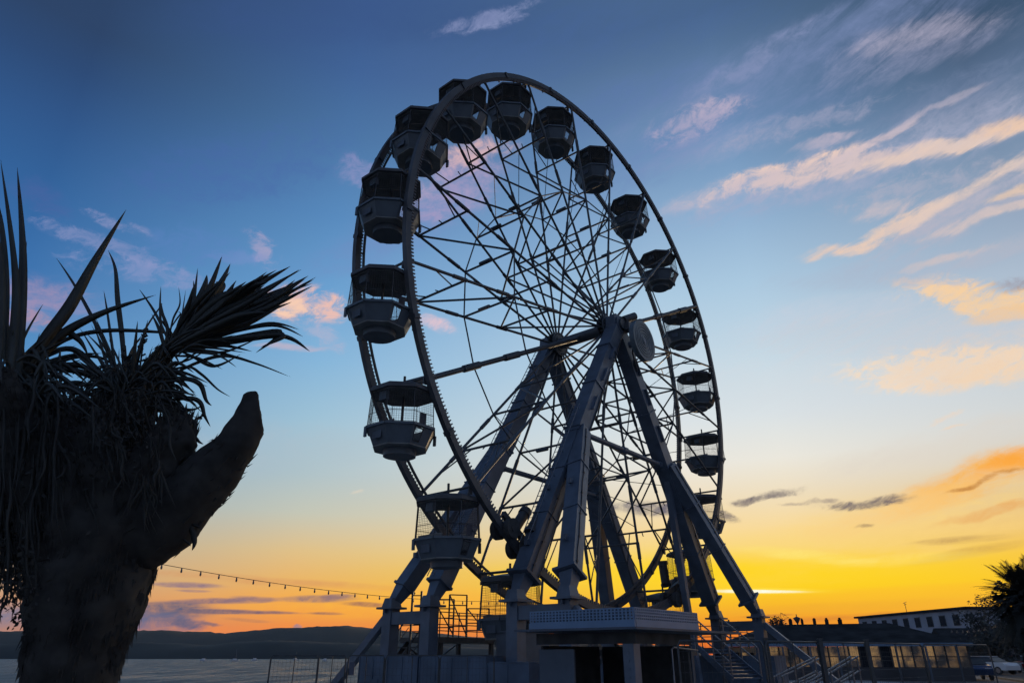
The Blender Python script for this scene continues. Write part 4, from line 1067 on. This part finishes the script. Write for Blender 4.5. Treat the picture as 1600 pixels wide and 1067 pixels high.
car(at(1546,1035,68), 1.9, M['carC'], 'white parked car right of the dark blue one')
car(at(1567,1033,76), 1.3, M['carB'], 'small silver parked car, third from the right edge')
car(at(1585,1032,84), 1.0, M['carD'], 'dark red parked car, second from the right edge')
car(at(1603,1032,88), 1.7, M['carC'], 'white parked car cut by the right edge of the photo')

# ------------------------------------------------------------------ trees on the right
def leaf_cloud(b, c, rx, ry, rz_, n, s, droop=0.0, hollow=0.35):
    for _ in range(n):
        while True:
            v = Vector((random.uniform(-1,1), random.uniform(-1,1), random.uniform(-1,1)))
            if hollow < v.length <= 1: break
        if noise.noise(v*2.3 + Vector((c.x, c.y, 0))) < -0.18: continue
        p = c + Vector((v.x*rx, v.y*ry, v.z*rz_)); a = Vector((random.gauss(0,1), random.gauss(0,1), random.gauss(0,1)-droop)).normalized(); u = a.orthogonal().normalized()
        ss = s*random.uniform(0.6, 1.4)
        b.add([p - a*ss, p + u*ss*0.5, p + a*ss, p - u*ss*0.5], [(0,1,2,3)])
def tree(px_, py_, Y, w, h, lab, grp, n=1500, s=0.22):
    c = at(px_, py_, Y); root = thing('broadleaf_tree', lab, 'tree', (c.x, c.y, G), 0, grp); o = Vector((c.x, c.y, G))
    b = MB(); b.path([o, o+Vector((.1,0,(c.z-G)*0.5)), Vector((c.x+.1,c.y,c.z))], [0.25,0.18,0.08], 8)
    for k in range(6):
        a = k*1.05; b.tube(o+ZV*(c.z-G)*0.6, c+Vector((math.cos(a)*w*0.35, math.sin(a)*w*0.35, h*0.2)), 0.08, 5, 0.03)
    b.build('trunk', M['bark'], root, o)
    b = MB()
    for k in range(9):
        off = Vector((random.uniform(-.5,.5)*w, random.uniform(-.4,.4)*w, random.uniform(-.45,.5)*h)); r = random.uniform(.3,.5)
        leaf_cloud(b, c+off, w*r, w*r, h*r, n//9, s)
    b.build('crown', M['foliage'], root, o)
tree(1533,962,95,3.4,2.6,'round dark tree at the right end of the white hotel','trees behind the car park',1100,.2)
tree(1552,1012,84,4.6,2.2,'dark tree beyond the cars, left of the spiky palm','trees behind the car park',1800,.24)
tree(1592,1000,74,5.6,3.4,'dense dark tree under the spiky palm','trees behind the car park',2200,.24)
tree(1213,972,96,1.6,1.3,'small pointed dark tree beside the right leg foot','trees behind the car park',500,.14)
tree(1508,1014,88,3.0,1.4,'low dark tree just beyond the end of the pavilion roof','trees behind the car park',900,.2)
# spiky palm at the right edge
def frond_palm(c, r, lab):
    root = thing('palm_tree', lab, 'palm', (c.x, c.y, G)); o = Vector((c.x, c.y, G)); b = MB(); leaf_cloud(b, c-ZV*0.3, r*0.62, r*0.62, r*0.6, 2600, .16, hollow=0); b.build('inner_leaves', M['foliage'], root, o); b = MB()
    b.path([o, o.lerp(c, .5), c], [0.5,0.42,0.5], 12, rough=0.3); b.build('trunk', M['bark'], root, o)
    b = MB()
    for k in range(360):
        az_ = random.uniform(0, 2*PI); e_ = math.asin(random.uniform(-0.75, 0.98)); d = Vector((math.cos(az_)*math.cos(e_), math.sin(az_)*math.cos(e_), math.sin(e_)))
        L = r*random.uniform(0.75, 1.05); pts = []
        for i in range(9): u = i/8; pts.append(c + d*L*u - ZV*(0.34*L*u*u*(1-0.4*d.z)))
        b.path(pts, [0.03*(1-u/9) for u in range(9)], 4, caps=False)
        for i in range(1, 9):
            t = (pts[i]-pts[i-1]).normalized(); sd_ = t.cross(ZV)
            if sd_.length < 0.1: sd_ = Vector((1,0,0))
            sd_.normalize()
            for j in range(3):
                q = pts[i-1].lerp(pts[i], j/3)
                for s in (-1, 1):
                    e2 = q + (t*0.75 + sd_*s*0.6 - ZV*0.05).normalized()*r*0.2*(1.05-0.5*i/8)
                    b.add([q, q+t*0.05, e2, q-t*0.02], [(0,1,2,3)])
    b.build('fronds', M['foliage'], root, o)
frond_palm(at(1606,934,42), 3.0, 'spiky headed palm tree rising at the right edge')

# ------------------------------------------------------------------ foreground cabbage palm
TY = 3.3
ct = thing('cordyline_tree', 'old cabbage palm with sawn stump and sword leaves, filling the left foreground', 'tree', at(110,1100,TY)); base_t = at(110,1100,TY); base_t.z = G; ct.location = base_t
def pth(pts, dY=None):
    out = []; rr = []
    for i, p in enumerate(pts):
        Y = TY + (dY[i] if dY else 0); out.append(at(p[0], p[1], Y)); rr.append(p[2]*pxm(p[0], p[1], Y))
    return out, rr
def dens(pts, rr, k=7):
    P = []; Rr = []
    for i in range(len(pts)-1):
        for j in range(k): u = j/k; P.append(pts[i].lerp(pts[i+1], u)); Rr.append(rr[i]*(1-u)+rr[i+1]*u)
    P.append(pts[-1]); Rr.append(rr[-1]); 
    for _ in range(3):
        P = [P[0]] + [(P[i-1]+P[i]*2+P[i+1])/4 for i in range(1, len(P)-1)] + [P[-1]]
    return P, Rr
def bristle(b, P, Rr, n):
    """old leaf bases and loose fibres standing off the bark"""
    for _ in range(n):
        i = random.randrange(1, len(P)-1); t = (P[i+1]-P[i-1]).normalized(); u = t.orthogonal().normalized(); a = random.uniform(0, 2*PI)
        o_ = Matrix.Rotation(a, 3, t) @ u; c = P[i] + o_*Rr[i]*0.97; L = random.uniform(.02, .07); h = random.uniform(.003, .009)
        s_ = t.cross(o_); e = c + t*L*random.choice((-1, 1)) + o_*random.uniform(.0, .018)
        b.add([c - s_*h, c + s_*h, e, c + o_*h*1.3], [(0,1,3),(1,2,3),(2,0,3),(0,2,1)])
def limb(name, pts, dY=None, seed=0, rough=0.16, cut=None):
    p, r = pth(pts, dY); P, Rr = dens(p, r, 12); b = MB(); b.path(P, Rr, 40, rough=rough, seed=seed)
    if cut:
        q0, q1, q2 = cut; nn_ = (q1-q0).cross(q2-q0).normalized()
        if nn_.x < 0: nn_ = -nn_
        b.v = [tuple(Vector(v) - nn_*max(0, (Vector(v)-q0).dot(nn_) - 0.006*noise.noise(Vector(v)*30))) for v in b.v]
        zc_ = q0.z - 0.012; b.v = [(x, y, z if z < zc_ else zc_ + (z-zc_)*0.12) for x, y, z in b.v]
    bristle(b, P[:int(len(P)*(0.62 if cut else 1))], Rr, 150 if cut else 520)
    return b.build(name, M['bark'], ct, base_t)
p0, r0 = pth([(109,1075,63),(117,1020,71),(132,960,80),(147,900,86),(158,840,86),(152,770,84),(140,700,70),(140,650,40)])
p0 = [base_t, base_t + (p0[0]-base_t)*0.55] + p0; r0 = [0.27, 0.21] + r0
P, Rr = dens(p0, r0); b = MB(); b.path(P, Rr, 48, rough=0.10, seed=3)
bristle(b, P, Rr, 3200)
for _ in range(0):                                   # cork plates and leaf-base scars
    i = random.randrange(4, len(P)-2); a = random.uniform(0, 2*PI); c = P[i] + Vector((math.cos(a), math.sin(a), 0))*Rr[i]*0.99; b.box(c, random.uniform(.01,.03), random.uniform(.01,.03), random.uniform(.03,.08), Vector((math.cos(a),math.sin(a),0.3)).normalized(), Vector((-math.sin(a),math.cos(a),0)), ZV)
b.build('trunk', M['bark'], ct, base_t)
limb('sawn_limb', [(175,848,56),(212,838,58),(258,812,55),(305,765,46),(337,733,41),(368,697,31),(389,662,27),(401,634,24),(408,605,22)], seed=5, rough=0.06, cut=(at(403,617,TY), at(413,684,TY), at(410,651,TY+1)))
limb('stump', [(185,830,50),(225,760,44),(262,705,37),(276,675,31),(282,657,24),(284,650,14)], [-.05]*6, seed=8, rough=0.3)
limb('limb', [(160,780,44),(188,700,34),(213,632,24),(236,585,17),(256,552,13),(272,538,8)], [0.05]*6, seed=11, rough=0.3)
limb('limb', [(120,860,60),(70,760,52),(25,670,40),(8,615,24),(4,580,10)], [0.0,-.1,-.2,-.3,-.3], seed=14)
limb('limb', [(140,760,50),(165,690,34),(185,630,26),(192,595,18)], [.15]*4, seed=17, rough=0.3)
WS = 1.0
def blade(b, pts, w, dY=0.0, tipY=0.0, prof=None, fold=0.16):
    """a sword leaf along photo points (x, y), w = greatest width in photo pixels"""
    w *= WS; n = len(pts); ctrl = [at(x, y, TY + dY + tipY*i/(n-1)) for i, (x, y) in enumerate(pts)]
    # Catmull-Rom
    P = []; m = 8
    for i in range(n-1):
        a = ctrl[max(i-1,0)]; c = ctrl[i]; d = ctrl[i+1]; e = ctrl[min(i+2,n-1)]
        for j in range(m):
            u = j/m; P.append(0.5*((2*c) + (d-a)*u + (2*a-5*c+4*d-e)*u*u + (3*c-a-3*d+e)*u**3))
    P.append(ctrl[-1]); N = len(P); vs = []; pm = pxm(pts[0][0], pts[0][1], TY+dY)
    for i, p in enumerate(P):
        u = i/(N-1); t = (P[min(i+1,N-1)]-P[max(i-1,0)]).normalized(); vw = p.normalized(); sd_ = t.cross(vw).normalized()
        pr_ = (0.45+0.55*math.sin(min(1, u/0.45)*PI/2)) * (1 - max(0, (u-0.45)/0.55)**1.6) if prof is None else prof(u)
        h = w*pm/2*max(pr_, 0.02); up = sd_.cross(t)
        vs += [p - sd_*h + up*h*fold, p - up*h*fold*0.4, p + sd_*h + up*h*fold, p + up*h*fold*0.0 - up*0.0022]
    fs = []
    for i in range(N-1):
        a = i*4; c = a+4
        fs += [(a, a+1, c+1, c), (a+1, a+2, c+2, c+1), (a+3, a, c, c+3), (a+2, a+3, c+3, c+2)]
    b.add(vs, fs, True)
# left head
b = MB()
BL = [([(8,640),(18,560),(24,430),(1,250)],19,-.3,.1), ([(22,640),(30,540),(36,400),(27,262)],21,-.2,.1), ([(-4,600),(2,500),(0,400),(-20,320)],16,-.3,0),
 ([(20,560),(26,480),(36,420),(42,376)],9,-.1,.1), ([(8,560),(10,450),(2,350),(-12,290)],13,-.25,0),
 ([(30,590),(70,530),(108,480),(150,405),(197,328)],27,-.1,.1), ([(25,600),(60,560),(100,520),(165,487),(243,461)],21,-.1,.2), ([(45,585),(95,535),(160,517),(250,519),(272,525)],10,0,.2),
 ([(30,575),(90,520),(122,530),(138,556)],15,0,.1), ([(50,560),(110,545),(150,575),(188,612)],13,.1,.1), ([(60,575),(120,580),(165,600),(190,640)],14,.1,.1), ([(40,600),(100,570),(150,583),(185,625)],11,.1,.1),
 ([(20,600),(15,520),(24,500),(18,470)],6,0,0), ([(40,600),(25,560),(22,540),(30,515)],5,0,0), ([(55,600),(60,560),(58,540),(62,520)],5,0,0), ([(93,620),(95,580),(93,560),(95,545)],8,0,0),
 ([(30,640),(80,610),(130,600),(175,640)],14,.1,.1), ([(20,660),(70,640),(120,640),(170,680)],13,.1,.1), ([(50,590),(110,560),(160,560),(200,590)],8,.15,.1), ([(10,620),(60,575),(110,556),(160,552)],12,.1,.1)]
WS = 0.72
for pts, w, d0, t0 in BL: blade(b, pts, w, d0, t0)
WS = 0.55
for _ in range(110):
    x = random.uniform(-30,70); y = random.uniform(570,650); a = random.uniform(-0.6, 1.5); L = random.uniform(60,120)
    blade(b, [(x,y),(x+L*.4*math.sin(a),y-L*.35*math.cos(a)),(x+L*.9*math.sin(a),y-L*.3*math.cos(a)+L*.3)], random.uniform(8,14), random.uniform(-.3,.2), random.uniform(-.2,.2))
b.build('leaf_head', M['leaf'], ct, base_t)
# middle head
b = MB()
for pts, w, d0, t0 in [([(192,615),(168,545),(122,455),(88,403)],11,.1,.1), ([(195,610),(192,540),(184,470),(180,420),(169,391)],15,.1,.1), ([(186,610),(178,560),(168,490),(162,453)],8,.15,.1),
  ([(200,600),(225,520),(250,480),(253,474)],5,.2,0)]: blade(b, pts, w, d0, t0)
for _ in range(80):
    a = random.uniform(-1.7, 1.6); L = random.uniform(55, 105); x, y = 195+random.uniform(-12,12), 615+random.uniform(-15,20)
    blade(b, [(x,y),(x+L*.5*math.sin(a),y-L*.35*math.cos(a)-6),(x+L*math.sin(a),y-L*.4*math.cos(a)+random.uniform(0,40))], random.uniform(5,9), random.uniform(-.1,.3), random.uniform(-.2,.2))
b.build('leaf_head', M['leaf'], ct, base_t)
# right head: the wind-blown fan
b = MB(); WS = 0.62
tips = [(309,419,300,480,12),(347,400,325,455,17),(360,412,340,450,19),(369.5,438,345,470,15),(366,443,345,478,12),(315,467,300,500,9),(432,422,350,470,20),(454,416,380,458,22),(471,421,390,465,14),(482,431,400,478,22),(494,433,405,482,14),(490,437,400,485,16),(488,447,395,492,18),(470,440,390,475,20),(456,472,380,500,18),(440,440,370,480,24),(425,462,360,500,24),(410,470,350,495,24),(395,455,345,482,22),(420,448,355,476,24),
 (468,515,420,505,8),(474,526,425,508,9),(484.5,549,440,525,14),(394,549,350,540,10),(408,526,350,550,7),(368,523,330,532,6),(377,553,335,572,8),(370,574,340,555,6),(360,425,320,470,14),(385,440,335,476,20),(410,433,350,468,18)]
tips2 = []
for tx, ty, mx, my, w in tips:
    tips2.append((tx, ty, mx, my, w))
    if w > 10:
        for _ in range(2):
            f_ = random.uniform(.55, .98); tips2.append((265+(tx-265)*f_+random.uniform(-7,7), 540+(ty-540)*f_+random.uniform(-7,7), mx+random.uniform(-9,9), my+random.uniform(-7,7), w))
for tx, ty, mx, my, w in tips2:
    bx, by = (268+random.uniform(-6,8), 540+random.uniform(-10,10))
    blade(b, [(bx,by),((bx+mx)/2-2,(by+my)/2-1),(mx,my),(tx,ty)], w, random.uniform(-.03,.06), random.uniform(-.15,.2), prof=lambda u: (0.35+0.65*min(1,u/0.4))*(1-max(0,(u-0.6)/0.4)**1.5))
for pts, w, d0, t0 in [([(245,600),(300,570),(350,556),(400,568),(454,589)],9,0,.2), ([(240,590),(290,573),(315,585),(340,608),(360,620)],7,0,.1), ([(240,605),(285,592),(312,600),(322,625),(331,634)],13,-.05,.1),
  ([(240,630),(290,622),(312,628),(320,650),(329,667)],12,-.05,.1), ([(235,615),(270,610),(308,619)],8,0,.1), ([(250,560),(262,520),(254,490),(252,473)],9,0,0), ([(262,540),(270,500),(281,475),(279,448)],5,0,0), ([(262,520),(275,500),(282,490),(278,487)],4,0,0),
  ([(235,600),(260,575),(300,560),(325,545)],6,0,.1), ([(238,625),(270,602),(284,610),(285,620)],7,0,0), ([(240,640),(280,640),(300,655),(308,672)],7,-.05,0), ([(235,640),(265,636),(300,640),(318,632)],8,0,0), ([(235,600),(300,555),(345,532),(368,524)],5,.1,.1),
  ([(280,680),(303,683),(311,690),(318,694)],8,0,0), ]:
    blade(b, pts, w, d0, t0)
WS = 0.8
for _ in range(60):
    a = random.uniform(0.2, 2.3); L = random.uniform(35, 90); x, y = 235+random.uniform(-14,16), 600+random.uniform(-25,45)
    blade(b, [(x,y),(x+L*.5*math.sin(a),y-L*.4*math.cos(a)-8),(x+L*math.sin(a),y-L*.4*math.cos(a)+random.uniform(0,24))], random.uniform(4,8), random.uniform(-.1,.2), random.uniform(-.2,.2))
b.build('leaf_head', M['leaf'], ct, base_t)
for q_ in (([(270,830),(296,822),(304,845),(300,860)],12,-.05,0), ([(280,812),(304,820),(314,825)],5,-.05,0), ([(270,830),(292,846),(298,853)],5,-.05,0)):
    b = MB(); blade(b, *q_); b.build('hanging_leaf', M['dead'], ct, base_t)
b = MB(); WS = 1.0
for _ in range(70):
    hx_, hy_, a0, a1 = random.choice(((15,590,-.5,1.3), (192,610,-1.2,1.2), (192,612,-1.3,1.3), (268,545,-.7,1.9)))
    a = random.uniform(a0, a1); L = random.uniform(60, 130); bend = random.uniform(-10, 26)
    x = hx_+random.uniform(-14,14); y = hy_+random.uniform(-8,16)
    blade(b, [(x,y),(x+L*.5*math.sin(a),y-L*.5*math.cos(a)),(x+L*math.sin(a)+bend*.4,y-L*math.cos(a)+abs(bend))], random.uniform(2.5,6), random.uniform(-.2,.25), random.uniform(-.2,.2))
b.build('young_leaves', M['leaf'], ct, base_t)
# flower panicles with berries
b = MB()
def panicle(x0, y0, x1, y1, n, spread, Yo):
    p = at(x0, y0, TY+Yo); q = at(x1, y1, TY+Yo); b.tube(p, q, 0.006, 5, 0.003); pm = pxm(x0, y0, TY)
    for i in range(n):
        u = random.uniform(0.1, 1); c = p.lerp(q, u); s_ = random.choice((-1, 1)); L = spread*pm*(1.15-u)*random.uniform(.5,1)
        e = c + Vector((s_*L, random.uniform(-.4,.4)*L, L*random.uniform(.1,.9))); b.tube(c, e, 0.0022, 3)
        for k in range(7):
            d = c.lerp(e, (k+1)/7) + Vector((random.uniform(-1,1), random.uniform(-1,1), random.uniform(-1,1)))*0.004; r = random.uniform(.0045,.0075)
            b.add([d+Vector((r,0,0)), d+Vector((0,r,0)), d-Vector((r,0,0)), d-Vector((0,r,0)), d+ZV*r, d-ZV*r], [(0,1,4),(1,2,4),(2,3,4),(3,0,4),(1,0,5),(2,1,5),(3,2,5),(0,3,5)])
for a in [(215,600,227,513,26,16,0),(200,600,196,540,22,20,.05),(210,620,238,560,26,26,.05),(180,620,160,585,20,26,0),(150,660,120,610,26,34,0),(90,660,70,610,22,30,0),(130,680,165,640,26,34,-.05),(60,680,100,640,20,30,0),(190,650,215,590,26,26,.1),(200,690,205,640,26,36,-.1),(170,720,150,670,26,40,-.1),(100,720,80,670,26,40,-.1),(305,655,318,648,6,8,0),(296,700,306,712,6,8,0),(250,700,262,690,8,10,0),(210,640,186,585,20,24,0)]: panicle(*a)
b.build('flower_panicle', M['dead'], ct, base_t)
# skirt of dead leaves and ragged undergrowth on the trunk
b = MB()
def strip(x, y, L, w, lean, Yo):
    blade(b, [(x,y),(x+lean*.3+random.uniform(-4,4),y+L*.35),(x+lean*.7+random.uniform(-6,6),y+L*.7),(x+lean+random.uniform(-8,8),y+L)], w, Yo, random.uniform(-.1,.1))
WS = 0.55
for _ in range(400):
    x = random.uniform(-30, 92); y = random.uniform(590, 800); L = random.uniform(60, 190)
    if y+L > 955-max(0, x-20)*1.0: L = max(30, 950-max(0, x-20)*1.0-y)
    if x > 55 and y > 740: continue
    strip(x, y, L, random.uniform(4,11), random.uniform(-22,14), random.uniform(-.35,.3))
for _ in range(520):
    x = random.uniform(40, 255); y = random.uniform(590, 760); strip(x, y, random.uniform(25, 90), random.uniform(3,9), random.uniform(-26,30), random.uniform(-.3,.25))
for _ in range(70):
    x = random.uniform(-20, 62); y = random.uniform(850, 925); strip(x, y, random.uniform(20,60), random.uniform(2,5), random.uniform(-20,26), random.uniform(-.3,.2))
b.build('dead_leaf_skirt', M['dead'], ct, base_t)
b = MB()
for _ in range(5200):
    r_ = random.random()
    if r_ < 0.55: x, y = random.gauss(150, 62), random.gauss(668, 46)
    elif r_ < 0.8: x, y = random.gauss(45, 40), random.gauss(700, 60)
    else: x, y = random.gauss(35, 24), random.gauss(885, 42)
    if x > 262 or y < 575 or y > 985 or (x > 80 and y > 860): continue
    p = at(x, y, TY+random.uniform(-.35,.35)); s_ = random.uniform(.006,.017); a = Vector((random.gauss(0,1),random.gauss(0,1),random.gauss(0,1))).normalized(); u = a.orthogonal().normalized()
    b.add([p-a*s_, p+u*s_*.45, p+a*s_, p-u*s_*.45], [(0,1,2,3)])
b.build('small_twig_leaves', M['dead'], ct, base_t)

# ------------------------------------------------------------------ far shore: small boats at anchor
lbs = ['leftmost', 'second from the left', 'third from the left', 'fourth from the left', 'rightmost']
for i, (x, Y) in enumerate(((318,560),(368,540),(398,600),(462,620),(508,560))):
    c = at(x, 1026, Y); root = thing('moored_boat', 'tiny pale boat moored under the dark hill, %s of five' % lbs[i], 'boat', (c.x, c.y, SEA), random.uniform(0,3), 'boats moored off the far shore')
    b = MB(); b.add([(-3,-1,1.1),(2,-1,1.0),(3.4,0,1.2),(2,1,1.0),(-3,1,1.1),(-2.6,-.6,-.2),(1.8,-.5,-.2),(2.6,0,-.2),(1.8,.5,-.2),(-2.6,.6,-.2)], [(0,1,2,3,4),(0,5,6,1),(1,6,7,2),(2,7,8,3),(3,8,9,4),(4,9,5,0)]); b.build('hull', M['white'], root)
    b = MB(); b.box((-0.3,0,1.5), 2.2, 1.3, 0.8); b.build('cabin', M['white'], root)
    if i % 2: b = MB(); b.tube((0.3,0,1.5),(0.3,0,8), .06, 5); b.build('mast', M['galv'], root)
